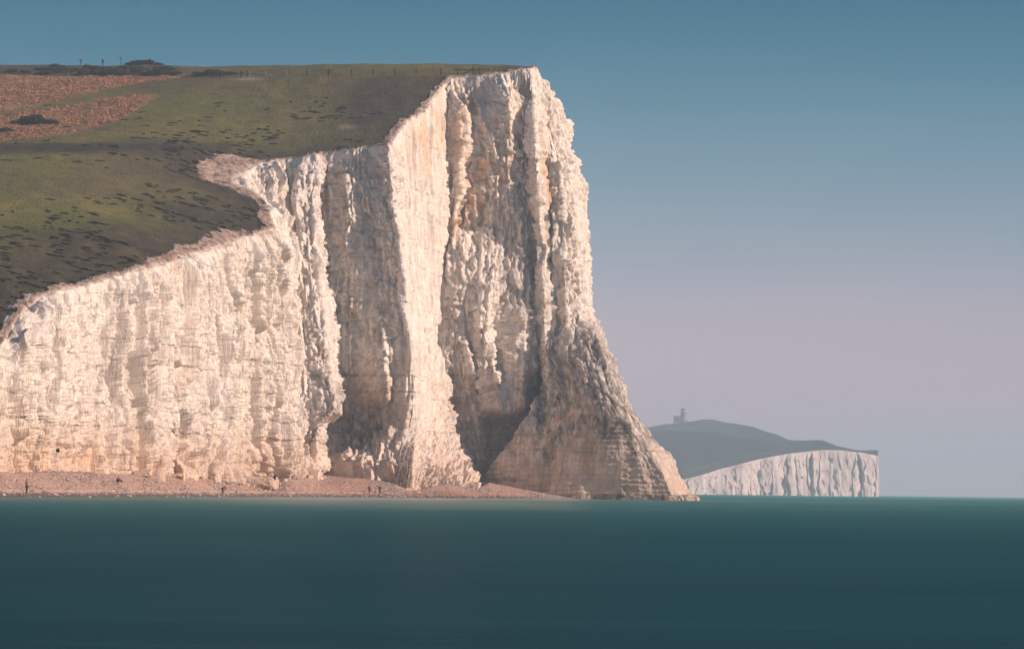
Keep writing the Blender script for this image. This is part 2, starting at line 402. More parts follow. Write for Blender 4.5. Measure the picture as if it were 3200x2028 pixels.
# ------------------------------------------------------------------ the main cliff: stations (row pixel, column pixel, distance), foot to rim
ST = [
 [(1470,-1500,372),(1400,-1500,374)],
 [(1470,-900,384),(1330,-900,388)],
 [(1474,-300,402),(1200,-300,406)],
 [(1477,-100,425),(1112,-100,430)],
 [(1477,0,436),(1085,6,440)],
 [(1477,50,446),(1060,58,446),(985,70,452)],
 [(1477,62,454),(1040,72,456),(965,84,462)],
 [(1477,150,462),(930,132,468)],
 [(1478,250,476),(897,250,484)],
 [(1479,360,490),(862,370,498)],
 [(1480,470,500),(836,474,508)],
 [(1482,488,514),(830,494,522)],
 [(1484,558,518),(806,560,526)],
 [(1486,572,530),(803,572,536)],
 [(1496,650,538),(1350,640,545),(782,640,550)],
 [(1506,712,554),(1430,705,556),(1350,695,558),(762,710,562)],
 [(1502,770,580),(1400,765,578),(738,790,576)],
 [(1499,868,600),(1200,868,594),(715,863,588)],
 [(1498,888,602),(1100,874,604),(800,866,605),(645,843,606)],
 [(1497,893,605),(1100,876,611),(800,868,616),(600,798,620)],
 [(1496,898,603),(1100,878,616),(800,869,624),(565,735,634)],
 [(1495,905,606),(1100,884,620),(800,872,630),(512,798,645)],
 [(1492,940,612),(1100,930,625),(800,915,638),(497,890,650)],
 [(1489,972,616),(1420,976,616),(1320,1000,616),(1290,1046,616),(1245,1041,618),(1150,1018,622),(1050,1016,626),(900,990,634),(650,975,642),(482,988,648)],
 [(1488,984,626),(1420,986,626),(1320,1010,626),(1290,1056,624),(1245,1051,626),(1150,1028,630),(1050,1026,634),(900,1000,642),(650,985,650),(481,998,652)],
 [(1489,992,648),(1320,1020,655),(1290,1058,650),(1050,1034,648),(900,1010,652),(481,1008,654)],
 [(1494,1090,642),(1430,1095,646),(1380,1100,651),(1280,1110,654),(1200,1110,652),(1100,1100,650),(466,1100,652)],
 [(1505,1180,640),(1430,1190,644),(1380,1190,649),(1280,1200,651),(1200,1200,648),(1100,1190,646),(458,1150,652)],
 [(1514,1238,636),(1421,1244,643),(1340,1280,648),(1295,1290,648),(1200,1296,648),(1086,1294,646),(1010,1284,646),(665,1236,648),(452,1212,649)],
 [(1532,1290,636),(1421,1290,645),(1300,1318,660),(1000,1312,668),(665,1262,670),(440,1228,664)],
 [(1524,1400,650),(1450,1380,662),(1300,1350,680),(1000,1342,690),(665,1320,694),(350,1325,700)],
 [(1531,1490,664),(1450,1456,680),(1350,1416,692),(1250,1394,700),(1150,1380,705),(1000,1368,709),(665,1384,714),(262,1390,718)],
 [(1520,1478,690),(1350,1407,708),(1250,1391,708),(1150,1382,707),(1000,1369,709.5),(665,1386,714.5),(264,1392,718.5)],
 [(1508,1500,724),(1350,1440,718),(1150,1410,709),(880,1392,711),(680,1392,715),(600,1400,715.5),(380,1402,717),(300,1398,718.5),(247,1402,720)],
 [(1508,1520,724),(1150,1455,709),(880,1440,709),(680,1420,715),(600,1432,714),(380,1452,714),(340,1440,716),(290,1405,718.5),(245,1408,720.5)],
 [(1508,1540,725),(1300,1500,719),(1150,1470,711),(880,1470,708),(680,1450,717),(600,1446,717),(380,1458,717.5),(242,1425,721)],
 [(1508,1550,725),(1320,1530,723),(1280,1510,713),(1150,1500,708),(900,1500,708),(700,1490,716),(500,1492,715),(238,1460,721)],
 [(1508,1575,726),(1320,1565,723),(1290,1562,711),(1150,1545,707),(1090,1530,708),(1000,1520,709),(900,1530,709),(720,1545,716),(500,1545,714),(234,1510,720)],
 [(1510,1600,728),(1320,1600,723),(1290,1598,712),(1150,1556,714),(1090,1540,714),(1000,1527,714),(900,1590,712),(760,1596,716),(500,1598,713),(300,1590,714),(229,1560,720)],
 [(1520,1640,732),(1320,1640,725),(1270,1640,713),(1150,1640,711),(900,1640,713),(700,1625,716),(500,1612,717),(300,1610,717),(222,1605,720)],
 [(1535,1662,738),(1300,1684,732),(1200,1690,724),(1150,1690,717),(1000,1686,716),(700,1668,717),(450,1650,718),(216,1632,720)],
 [(1512,1492,712),(1450,1535,708),(1400,1570,706),(1330,1625,704),(1290,1652,705),(1220,1680,710),(1150,1694,714),(1000,1694,714),(700,1676,714),(450,1660,715),(215,1648,720)],
 [(1547,1722,697),(1440,1738,699),(1300,1745,701),(1200,1722,706),(1120,1708,711),(1000,1700,712),(700,1686,712),(450,1672,713),(214,1660,720)],
 [(1552,1780,695),(1440,1790,697),(1300,1790,700),(1180,1760,705),(1120,1742,710),(1000,1726,717),(700,1716,718),(480,1708,719),(300,1685,722),(213,1668,723)],
 [(1560,1900,693),(1400,1890,695),(1250,1860,698),(1120,1800,706),(1000,1770,714),(700,1760,716),(480,1745,718),(320,1700,724),(214,1672,725)],
 [(1563,2030,691),(1440,2000,693),(1330,1960,695),(1250,1915,697),(1150,1885,704),(1060,1858,710),(990,1812,717),(700,1795,719),(480,1766,722),(330,1728,727),(216,1675,727)],
 [(1564,2110,689),(1500,2085,691),(1420,2040,694),(1330,1982,697),(1260,1942,700),(1150,1902,706),(1060,1870,712),(990,1834,721),(800,1826,724),(650,1808,726),(500,1774,728),(400,1762,730),(330,1735,731),(290,1684,730),(217,1677,730)],
 [(1564,2172,706),(1540,2158,707),(1500,2140,708),(1440,2110,710),(1412,2082,711),(1400,2062,711),(1330,2011,714),(1270,1975,716),(1220,1946,718),(1160,1920,720),(1100,1899,722),(1040,1885,725),(1005,1868,728),(990,1850,729),(930,1843,731),(800,1840,733),(650,1826,735),(590,1824,735),(562,1810,736),(540,1803,736),(500,1809,736),(496,1782,736),(450,1772,736),(400,1774,736),(370,1760,736),(325,1743,736),(300,1692,735),(280,1676,735),(216,1680,734)],
 [(1562,2120,760),(990,1800,770),(600,1770,770),(320,1690,770),(216,1650,772)],
 [(1558,2000,860),(216,1610,860)],
 [(1550,1900,1000),(215,1560,1000)],
]
def st_resample(s, t):
    s = sorted(s, key=lambda a: -a[0]); a = np.array(s, float)
    tt = (a[0, 0] - a[:, 0]) / (a[0, 0] - a[-1, 0])
    return np.stack([np.interp(t, tt, a[:, 1]), a[0, 0] + t * (a[-1, 0] - a[0, 0]), np.interp(t, tt, a[:, 2])], -1)
NR = 470
T = np.linspace(0, 1, NR)
SP = []                                  # world coordinates per station
for s in ST:
    a = st_resample(s, T); SP.append(at(a[:, 0], a[:, 1], a[:, 2]))
SP = np.array(SP)                        # (ns, NR, 3)
EDGE = SP[:, -1].copy()
# columns
seg = np.maximum(np.linalg.norm(np.diff(SP[:, NR // 2], axis=0), axis=-1), np.linalg.norm(np.diff(SP[:, -1], axis=0), axis=-1))
seg = np.maximum(seg, np.linalg.norm(np.diff(SP[:, 0], axis=0), axis=-1))
dens = np.full(len(seg), .22); dens[3:17] = .17; dens[:3] = 1.2; dens[-3:] = [.6, 2.0, 3.0]
ncol = np.maximum(4, np.round(seg / dens)).astype(int)
us = np.concatenate([np.arange(n) / n + i for i, n in enumerate(ncol)] + [[len(seg)]])
i0 = np.minimum(us.astype(int), len(seg) - 1); fr = us - i0
G = SP[i0] * (1 - fr)[:, None, None] + SP[i0 + 1] * fr[:, None, None]     # (cols, NR, 3)
def smooth_ax(A, n, ax):
    for _ in range(n):
        B = A.copy(); sl = [slice(None)] * A.ndim; s0 = list(sl); s1 = list(sl); s2 = list(sl)
        s0[ax] = slice(0, -2); s1[ax] = slice(1, -1); s2[ax] = slice(2, None)
        B[tuple(s1)] = .25 * A[tuple(s0)] + .5 * A[tuple(s1)] + .25 * A[tuple(s2)]; A = B
    return A
G = smooth_ax(G, 3, 0); G = smooth_ax(G, 8, 1)
G[:, 0, 2] = np.minimum(G[:, 0, 2], G[:, 1, 2])
dlen = np.concatenate([[0], np.cumsum(np.linalg.norm(np.diff(G[:, NR // 2, :2], axis=0), axis=-1))])
# normals
du = np.gradient(G, axis=0); dv = np.gradient(G, axis=1)
NRM = np.cross(du, dv); NRM /= np.maximum(np.linalg.norm(NRM, axis=-1, keepdims=True), 1e-9)
NRM = smooth_ax(smooth_ax(NRM, 12, 0), 8, 1)
flip = np.sign((NRM[..., 0] * 1 - NRM[..., 1] * .6).mean())
NRM *= flip
NRM /= np.maximum(np.linalg.norm(NRM, axis=-1, keepdims=True), 1e-9)
PX, PY = pix(G)
X, Y, Z = G[..., 0], G[..., 1], G[..., 2]
S = dlen[:, None] + 0 * Z; S_ = S; Z_ = Z
def blob(cx, cy, rx, ry, p=2):
    return np.exp(-((np.abs((PX - cx) / rx)) ** p + (np.abs((PY - cy) / ry)) ** p))
smoothD = sstep(1225, 1262, PX) * (1 - sstep(1372, 1400, PX)) * sstep(1500, 1300, PY)       # striated bright wall
strip = blob(1705, 720, 16, 230)
foot = sstep(1180, 1330, PY) * sstep(1480, 1540, PX)                                        # layered toe of the headland
leftw = 1 - sstep(860, 1000, PX)
amp_l = np.clip(1 - .75 * smoothD - .8 * foot - .6 * strip, .12, 1)
U_ = us[:, None] + 0 * Z
sil = sstep(len(ST) - 6.6, len(ST) - 5.2, U_)
wx = vn(X / 9, Y / 9, Z / 9, 41) * 1.2
d = (1.3 - .5 * (1 - leftw)) * vn(X / 9, Y / 9, Z / 75, 1) * (1 - .5 * foot) * (1 - .8 * sil)
rib = 1 - 2 * np.abs(vn((X + wx) / 4.2, (Y + wx) / 4.2, Z / 48, 2))
d += .75 * (rib - .3) * (1 - .75 * foot) * (1 - .6 * sil) * (1 + .5 * leftw)
rib2 = 1 - 2 * np.abs(vn((X + wx) / 1.7, (Y + wx) / 1.7, Z / 26, 3))
d += .30 * (rib2 - .3) * (1 - .75 * foot) * (1 + .5 * smoothD)
d += .45 * vn(X / 6, Y / 6, Z / 8, 4) * amp_l * (1 - .5 * sil)
d += .2 * vn(X / 2.6, Y / 2.6, Z / 3.6, 5) * amp_l
# the long left face, seen at a glancing angle: deep joints and hanging blocks
lw = leftw * (.6 + .4 * sstep(-.3, .3, vn(X / 20, Y / 20, Z / 14, 93)))
w1 = vn(S / 7, Z / 9, 0 * Z, 91) * 1.1
d += lw * .9 * (.35 - np.abs(vn(S / 3.4 + w1, Z / 10 + .4 * w1, 0 * Z, 95)))
d += lw * .7 * (.3 - np.abs(vn(S / 1.9 + 1.5 * w1, Z / 5, 0 * Z, 96)))
d += lw * .8 * (.3 - np.abs(vn(S / 2.4 + 2 * w1, Z / 2.2 + w1, 0 * Z, 97)))
def flutes(L, amp, zl, seed, warp=1.0, S=None, Z=None):
    if S is None: S = S_; Z = Z_
    u = S / L + warp * (.5 * vn(S / 30, Z / 22, 0 * Z, seed) + .16 * vn(S / 9, Z / 5, 0 * Z, seed + 1)); iu = np.floor(u).astype(np.int64); fu = u - iu
    h = h3(iu, 0 * iu, 0 * iu + 4, seed); k = .35 + .65 * h + .5 * vn(iu * 3.7, Z / zl, 0 * Z, seed + 2)
    return amp * k * (sstep(0, .07, fu) * (1 - fu) ** .9 - .42)
d += leftw * (flutes(9, 3.4, 16, 201) + flutes(4.1, 2.4, 9, 211) + flutes(1.7, 1.2, 5, 221))
d += smoothD * (flutes(4.6, 1.0, 25, 231, .5) + flutes(1.7, .7, 14, 241, .5))
d += (1 - leftw) * (1 - smoothD) * (1 - foot) * (1 - .6 * sil) * (flutes(3.4, .8, 7, 251) + flutes(1.4, .7, 4, 261) + .5 * vn(S / 3, Z / 2, 0 * Z, 271))
f1, f2, cid = worley(S / 4.4 + .9 * w1, Z / 9 + .8 * vn(S / 4, Z / 5, 0 * Z, 92), 23)
d += lw * (.3 * sstep(0, .25, f2 - f1) + .5 * (cid - .5) - .15)
def facets(u, v, seed):
    iu = np.floor(u).astype(np.int64); iv = np.floor(v).astype(np.int64)
    f1 = np.full(u.shape, 9.0); o_ = np.zeros(u.shape)
    for a in (-1, 0, 1):
        for b in (-1, 0, 1):
            cu = iu + a; cv = iv + b
            dx = u - (cu + .5 + (h3(cu, cv, 0 * cu, seed) - .5) * .9); dy = v - (cv + .5 + (h3(cu, cv, 0 * cu + 7, seed) - .5) * .9)
            q = np.maximum(np.abs(dx + .35 * dy), np.abs(dy - .2 * dx))
            n = q < f1; f1 = np.where(n, q, f1)
            o_ = np.where(n, (h3(cu, cv, 0 * cu + 9, seed) - .5) * 1.6 * dx + (h3(cu, cv, 0 * cu + 11, seed) - .62) * 1.3 * dy + .55 * (h3(cu, cv, 0 * cu + 13, seed) - .5), o_)
    return o_
d += (1 - leftw) * amp_l * (1.3 * facets(S / 3.2 + .3 * wx, Z / 4.4, 501) + .75 * facets(S / 1.4 + .3 * wx, Z / 1.9, 502) + .35 * facets(S / .65, Z / .8, 503))
d += leftw * (.6 * facets(S / 2.6 + .3 * wx, Z / 5.0, 511) + .35 * facets(S / 1.3, Z / 2.2, 512))
d += smoothD * .35 * facets(S / 1.1, Z / 4, 513)
# jointed blocks: columns of stacked rectangular pieces
def bricks(u, v, seed):
    iu = np.floor(u).astype(np.int64); fu = u - iu
    v2 = v * (.7 + .6 * h3(iu, 0 * iu, 0 * iu, seed)) + 7 * h3(iu, 0 * iu + 1, 0 * iu, seed); iv = np.floor(v2).astype(np.int64); fv = v2 - iv
    g = np.minimum(np.minimum(fu, 1 - fu), np.minimum(fv, 1 - fv) * .8)
    colr = h3(iu, 0 * iu + 2, 0 * iu, seed)
    return sstep(0, .12, g), h3(iu, iv, 0 * iu + 5, seed), colr, fu - .5, fv - .5
bmask_ = sstep(-.15, .15, vn(X / 16, Y / 16, Z / 22, 9) + .25 * blob(1120, 800, 120, 380) + .25 * blob(950, 650, 60, 300) + .3 * blob(1540, 450, 90, 170))
uw = S / 2.3 + .55 * vn(S / 6, Z / 14, 0 * Z, 16)
g1, c1, k1, tu, tv_ = bricks(uw, Z / 2.4, 33)
d += (1 - .6 * leftw) * bmask_ * amp_l * (.32 * g1 + .5 * (c1 - .5) + .8 * (k1 - .5) + .25 * tu * (c1 - .4) - .2)
g1, c1, k1, tu, tv_ = bricks(S / 1.05 + .4 * vn(S / 3, Z / 9, 0 * Z, 17), Z / 1.3, 34)
d += amp_l * (.14 * g1 + .22 * (c1 - .5) + .2 * (k1 - .5)) * (.3 + .7 * bmask_)
f1, f2, cid = worley(S / 1.9 + .35 * wx, Z / 2.9 + .3 * vn(S / 5, Z / 5, 0 * Z, 8), 21)
bm_ = (1 - bmask_ * .8) * amp_l
d += (.35 - .2 * leftw) * bm_ * (.42 * sstep(0, .2, f2 - f1) + .7 * (cid - .5))
f1, f2, cid = worley(S / .8 + .5 * wx, Z / 1.1, 22)
d += (.5 * bm_ + .6 * leftw) * (.22 * sstep(0, .22, f2 - f1) + .42 * (cid - .5))
f1, f2, cid = worley(S / 2.1 + .5 * wx, Z / 1.7, 25)
d += leftw * (.2 * sstep(0, .15, f2 - f1) + .55 * (cid - .5)) * sstep(-.3, .3, vn(S / 18, Z / 9, 0 * Z, 26))
d += .20 * vn(S / .5, Z / .8, 0 * Z, 6) * np.clip(amp_l, .35, 1)
d += .06 * vn(S / .3, Z / .28, 0 * Z, 7)
# layered beds: sawtooth ledges on the foot
zw = Z + .5 * vn(X / 14, Y / 14, Z / 6, 12)
d += foot * (.10 * (np.abs(((zw / 1.05) % 1) - .5) * 2) + .18 * vn(X / 5, Y / 5, zw / .5, 13) + .5 * vn(X / 5, Y / 5, Z / 5, 14))
# flint bands cut in as grooves
zb = Z + 1.0 * vn(X / 22, Y / 22, Z / 40, 15)
for bz, stn in BANDS: d -= .28 * stn * np.exp(-((zb - bz) / .16) ** 2)
# caves and hollows, bosses
d -= 1.6 * blob(1100, 1345, 85, 75) + 2.2 * blob(560, 1440, 40, 26) + 1.5 * blob(120, 1430, 40, 45) + 2.5 * blob(1215, 1500, 34, 20)
d -= 1.6 * blob(205, 1440, 28, 40) + 1.6 * blob(350, 1150, 60, 60)
d -= 2.4 * blob(1690, 1250, 13, 110) + 2.0 * blob(1640, 290, 16, 30) + 1.5 * blob(770, 860, 16, 22) + 2.0 * blob(690, 826, 12, 22)
d += 1.6 * blob(1140, 1465, 130, 40) + 1.2 * blob(320, 1440, 30, 60) + 1.3 * blob(440, 1440, 30, 50)
for k in range(34):     # shallow spalls where slabs have come away
    cx, cy = RS.uniform(20, 1800), RS.uniform(300, 1450); rx = RS.uniform(10, 26); ry = rx * RS.uniform(1.2, 3)
    d -= RS.uniform(.5, 1.3) * np.exp(-(np.abs((PX - cx) / rx) ** 4 + np.abs((PY - cy) / ry) ** 4))
rim = np.clip((1 - T)[None, :] * 14, 0, 1) ** .5
base = np.ones_like(rim)
d = (d - .25 * sil) * rim * base
D = G + NRM * d[..., None]
# a crumbled rounded rim
# ------------------------------------------------------------------ terrain height field
HP = [(0,205,800),(-300,205,800),(300,208,795),(600,209,790),(900,208,782),(1200,206,772),(1500,207,750),(1620,210,735),
      (0,240,762),(-300,240,762),(400,240,752),(700,243,735),(900,237,728),(1150,232,725),(1300,231,724),
      (0,290,726),(0,330,700),(0,390,668),(0,448,640),(0,480,618),(0,600,566),(0,700,530),(0,800,496),(0,900,468),(0,990,450),
      (-300,330,695),(-300,450,635),(-300,700,525),(-300,900,462),
      (200,330,704),(200,448,640),(200,480,622),(200,700,540),(200,800,508),
      (400,300,712),(400,448,644),(400,480,626),(400,600,586),(400,700,550),(400,780,522),
      (600,300,714),(600,400,668),(600,470,642),(600,600,600),(600,700,570),
      (750,350,692),(750,440,662),(720,500,644),(700,620,602),(800,660,600),(950,300,708),(950,400,674),(1100,300,706),(1100,400,672),(1250,300,706),(1250,360,688),(1300,260,718)]
CP = [at(*p) for p in HP]
for x in np.linspace(-260, 30, 9):
    CP += [np.array([x, 860, 100.5]), np.array([x, 960, 93.0]), np.array([x, 1080, 78.0])]
CP += [np.array([-260, y, z]) for y, z in ((380, 10), (450, 30), (550, 50), (650, 71), (760, 93))]
for s in ST[1:-1]:
    CP.append(at(s[-1][1], s[-1][0], s[-1][2]))
hill = TPS(CP, lam=.15)
def mound(x, y):
    z = 0
    for px, py, Yd, rx, ry, h in ((445, 214, 784, 4.2, 7, 1.1), (600, 225, 760, 6, 6, .3)):
        c = at(px, py, Yd); z = z + h * np.exp(-(((x - c[0]) / rx) ** 2 + ((y - c[1]) / ry) ** 2))
    return z
def height(x, y):
    return hill(x, y) + mound(x, y) + .2 * vn(x / 9, y / 14, 0 * x, 31) + .16 * vn(x / 3, y / 4, 0 * x, 32)
# rim rows: the bare, rubbly lip between the turf and the drop
outn = np.stack([NRM[:, -1, 0], NRM[:, -1, 1]], -1); outn = smooth_ax(outn, 60, 0)
outn /= np.maximum(np.linalg.norm(outn, axis=-1, keepdims=True), 1e-9)
e = D[:, -1, :2]
pxe, pye = pix(G[:, -1])
lipw = 2.2 + 1.6 * vn(S[:, 0] / 7, 0 * S[:, 0], 0 * S[:, 0], 51) + 1.0 * vn(S[:, 0] / 2, 0 * S[:, 0], 0 * S[:, 0], 52)
lipw = lipw + 3.5 * np.exp(-((pxe - 640) / 190) ** 2) * (pye > 600) + 9 * np.exp(-((pxe - 760) / 60) ** 2) * (pye < 700) + 2 * np.exp(-((pxe - 30) / 60) ** 2)
lipw = np.clip(lipw * (.5 + .3 * np.exp(-((pxe - 760) / 80) ** 2)), .7, 14)
lipw = np.where(pxe > 1420, lipw * .6, lipw)
NL = 26
rows = []
for k in range(1, NL + 1):
    f = k / NL
    q = e - outn * (lipw * 1.25 * f)[:, None]
    rows.append(q)
Q = np.stack(rows, 1)
HQ = height(Q[..., 0], Q[..., 1])
ff = (np.arange(1, NL + 1) / NL)[None, :]
zt = HQ + .22 * vn(Q[..., 0] / 1.1, Q[..., 1] / 1.1, 0 * HQ, 53) + .12 * vn(Q[..., 0] / .5, Q[..., 1] / .5, 0 * HQ, 54) + .22 - .75 * sstep(.7, 1, ff) - .35 * sstep(.25, 0, ff)
# blend cliff top rows to terrain height
ht = height(D[:, -1, 0], D[:, -1, 1]) - .05
dz = ht - D[:, -1, 2]
wgt = sstep(.93, 1, T)[None, :]
D[..., 2] += dz[:, None] * wgt
full = np.concatenate([D, np.concatenate([Q, zt[..., None]], -1)], 1)
# skirt below the foot
sk = D[:, 0].copy(); sk[:, 2] = -1.5
full = np.concatenate([sk[:, None], full], 1)
mask = np.zeros(full.shape)
# rusty stains, dark stains plus painted shade (cracks, foot's left side), rim soil
def blob2(PX_, PY_, cx, cy, rx, ry): return np.exp(-(((PX_ - cx) / rx) ** 2 + ((PY_ - cy) / ry) ** 2))
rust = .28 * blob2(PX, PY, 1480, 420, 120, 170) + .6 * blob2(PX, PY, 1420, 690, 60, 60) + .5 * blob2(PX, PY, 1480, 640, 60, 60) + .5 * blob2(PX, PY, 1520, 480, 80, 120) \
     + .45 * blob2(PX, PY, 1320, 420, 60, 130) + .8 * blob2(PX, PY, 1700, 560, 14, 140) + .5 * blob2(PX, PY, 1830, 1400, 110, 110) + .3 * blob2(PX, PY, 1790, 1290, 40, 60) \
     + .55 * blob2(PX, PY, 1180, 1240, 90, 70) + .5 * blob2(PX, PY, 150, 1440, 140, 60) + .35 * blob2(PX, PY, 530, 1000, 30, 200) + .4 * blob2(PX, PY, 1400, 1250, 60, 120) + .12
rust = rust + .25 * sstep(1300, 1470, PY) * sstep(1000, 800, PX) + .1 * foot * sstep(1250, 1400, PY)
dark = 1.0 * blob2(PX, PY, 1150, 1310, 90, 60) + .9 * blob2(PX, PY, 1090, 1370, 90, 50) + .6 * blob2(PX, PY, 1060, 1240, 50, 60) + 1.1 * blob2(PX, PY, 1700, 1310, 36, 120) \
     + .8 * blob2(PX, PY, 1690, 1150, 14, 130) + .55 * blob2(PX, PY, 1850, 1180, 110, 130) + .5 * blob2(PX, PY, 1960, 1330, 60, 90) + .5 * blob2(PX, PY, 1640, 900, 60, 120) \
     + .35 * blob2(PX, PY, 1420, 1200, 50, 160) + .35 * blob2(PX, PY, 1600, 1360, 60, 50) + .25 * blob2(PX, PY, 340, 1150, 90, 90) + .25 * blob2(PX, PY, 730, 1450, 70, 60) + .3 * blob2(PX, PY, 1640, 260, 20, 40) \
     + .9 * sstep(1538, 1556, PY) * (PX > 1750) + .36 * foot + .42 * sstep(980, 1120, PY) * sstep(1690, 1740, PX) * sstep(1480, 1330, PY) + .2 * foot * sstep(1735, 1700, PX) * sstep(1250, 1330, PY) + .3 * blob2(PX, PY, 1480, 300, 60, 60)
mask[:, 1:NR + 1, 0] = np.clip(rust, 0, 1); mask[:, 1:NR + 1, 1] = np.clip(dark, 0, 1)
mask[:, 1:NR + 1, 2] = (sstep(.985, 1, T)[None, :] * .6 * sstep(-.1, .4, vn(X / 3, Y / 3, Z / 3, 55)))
mask[:, NR + 1:, 2] = sstep(0, .14, ff) * np.ones_like(HQ)
mask[:, 0] = mask[:, 1]
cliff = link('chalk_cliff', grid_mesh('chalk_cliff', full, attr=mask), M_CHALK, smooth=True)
tag(cliff, 'tall white chalk cliff dropping from the green down to the beach', 'cliff', kind='structure')

# ------------------------------------------------------------------ downland (clipped inside the rim)
inner = D[:, -1, :2] - outn * (lipw * .85)[:, None]
step = max(1, len(inner) // 900)
poly = [tuple(p) for p in inner[::step]]
poly = [(-300, poly[0][1] - 5)] + poly + [(inner[-1][0] - 10, 1150), (-300, 1150)]
gx = np.arange(-280, 60, .62)
gy = np.concatenate([np.arange(370, 850, .75), np.arange(850, 1110, 4)])
GX, GY = np.meshgrid(gx, gy)
IN = inpoly(GX, GY, poly)
GZ = height(GX, GY)
kp = IN[:-1, :-1] & IN[1:, :-1] & IN[:-1, 1:] & IN[1:, 1:]
hx, hy = pix(np.stack([GX, GY, GZ], -1))
jx = hx + 10 * vn(GX / 3, GY / 5, 0 * GX, 61) + 5 * vn(GX / 1, GY / 2, 0 * GX, 62); jy = hy + 5 * vn(GX / 3, GY / 5, 0 * GX, 63) + 3 * vn(GX, GY / 2, 0 * GX, 64)
BR1 = [(-600, 236), (430, 242), (590, 238), (500, 252), (320, 281), (174, 316), (60, 340), (0, 346), (-600, 372)]
BR2 = [(-600, 396), (0, 366), (87, 348), (203, 333), (320, 310), (436, 293), (517, 290), (465, 318), (407, 358), (291, 398), (203, 420), (0, 444), (-600, 462)]
GAP = [(272, 320), (292, 320), (262, 402), (232, 410)]
brk = (inpoly(jx, jy, BR1) | inpoly(jx, jy, BR2)) & ~inpoly(jx, jy, GAP) & (GY < 830)
# distance to the rim in metres (coarse)
ed = D[::12, -1, :2]
dist = np.full(GX.shape, 99.0)
sel = IN
qx = GX[sel]; qy = GY[sel]; dd = np.full(qx.shape, 99.0)
for a_ in ed: dd = np.minimum(dd, np.hypot(qx - a_[0], qy - a_[1]))
dist[sel] = dd
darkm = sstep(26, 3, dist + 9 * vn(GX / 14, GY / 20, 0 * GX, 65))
band = sstep(446, 450, jy * .5 + hy * .5) * sstep(486, 472, jy) * sstep(860, 640, hx)  # shade of a hollow, painted into the turf colour as a dark band
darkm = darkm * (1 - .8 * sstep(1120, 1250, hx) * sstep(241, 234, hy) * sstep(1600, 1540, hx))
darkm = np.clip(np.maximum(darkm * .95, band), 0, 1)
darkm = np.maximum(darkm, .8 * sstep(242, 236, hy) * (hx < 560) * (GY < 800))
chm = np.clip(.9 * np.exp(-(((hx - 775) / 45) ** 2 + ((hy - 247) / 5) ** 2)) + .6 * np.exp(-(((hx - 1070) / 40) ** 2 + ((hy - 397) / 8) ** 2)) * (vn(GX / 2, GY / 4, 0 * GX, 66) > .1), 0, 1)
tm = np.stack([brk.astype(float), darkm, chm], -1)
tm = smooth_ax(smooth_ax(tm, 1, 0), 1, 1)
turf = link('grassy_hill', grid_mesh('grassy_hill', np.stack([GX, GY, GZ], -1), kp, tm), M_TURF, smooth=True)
tag(turf, 'mottled green and brown downland slope above the white cliff', 'hill', kind='structure')

# ------------------------------------------------------------------ beach
BS = [(-1500,345,1468,365),(-900,360,1470,380),(-300,382,1474,402),(0,404,1477,438),(250,440,1477,477),(500,480,1486,516),(700,528,1500,556),(850,560,1516,594),(900,572,1499,600),
      (1000,590,1488,640),(1150,605,1498,645),(1230,615,1514,640),(1290,622,1534,640),(1400,628,1511,662),(1490,632,1531,668),(1530,638,1509,732),(1640,655,1531,718),
      (1720,664,1547,696),(1800,676,1560,698),(1950,690,1575,710)]
bcols = []
for px, yw, pc, yc in BS:
    w = atz(px, 0, yw); c = at(px, pc, yc)
    o = w + (w - c) * .8; o[2] = -1.6
    i_ = c + (c - w) * .7; i_[2] = c[2] + .5
    bcols.append([o, w, c, i_])
bcols = np.array(bcols)
tv = np.linspace(0, 3, 300); uu = np.concatenate([np.linspace(0, 2, 60)[:-1], np.linspace(2, len(BS) - 1, 900)])
i0 = np.minimum(uu.astype(int), len(BS) - 2); fr = uu - i0
B1 = bcols[i0] * (1 - fr)[:, None, None] + bcols[i0 + 1] * fr[:, None, None]
j0 = np.minimum(tv.astype(int), 2); fj = (tv - j0)
B = B1[:, j0] * (1 - fj)[None, :, None] + B1[:, j0 + 1] * fj[None, :, None]
zc = B1[:, 2, 2][:, None]; tt_ = tv[None, :]; B[..., 2] = np.where(tt_ > 1, zc * sstep(0, 1, np.clip((tt_ - 1) / .75, 0, 1) * .5) * 2 * .98 + .0 * zc, B[..., 2]); B[..., 2] = np.where(tt_ > 1, np.minimum(zc * np.clip((tt_ - 1) / .6, 0, 1) ** .8, zc), B[..., 2])
B = smooth_ax(smooth_ax(B, 8, 1), 10, 0)
bx, by = B[..., 0], B[..., 1]
hz = np.clip(B[..., 2] + .3, 0, 1)
B[..., 2] += hz * (.10 * vn(bx / 2.5, by / 4, 0 * bx, 71) + .05 * vn(bx / .7, by / 1.2, 0 * bx, 72) + .035 * vn(bx / .3, by / .5, 0 * bx, 73))
B[..., 2] += hz * .14 * np.exp(-((B[..., 2] - .9) / .12) ** 2)
bpx, bqy = pix(B)
sea_weed = np.clip(blob2(bpx, bqy, 1400, 1542, 250, 9) + .8 * blob2(bpx, bqy, 1120, 1508, 130, 9) + .5 * blob2(bpx, bqy, 950, 1530, 150, 8) + .4 * blob2(bpx, bqy, 620, 1498, 100, 12), 0, 1)
bmask = np.stack([sea_weed, 0 * bx, 0 * bx], -1)
beach = link('shingle_beach', grid_mesh('shingle_beach', B, attr=bmask), M_BEACH, smooth=True)
tag(beach, 'pinkish brown shingle beach below the white cliff', 'beach', kind='structure')
from mathutils.bvhtree import BVHTree
def drop(me, x, y, zmax=200):
    h = me.ray_cast(Vector((x, y, zmax)), Vector((0, 0, -1)))
    return h[0].z if h[0] else None
def bvh_of(o):
    dg = bpy.context.evaluated_depsgraph_get(); return BVHTree.FromObject(o, dg)
BV_B = bvh_of(beach); BV_T = bvh_of(turf)

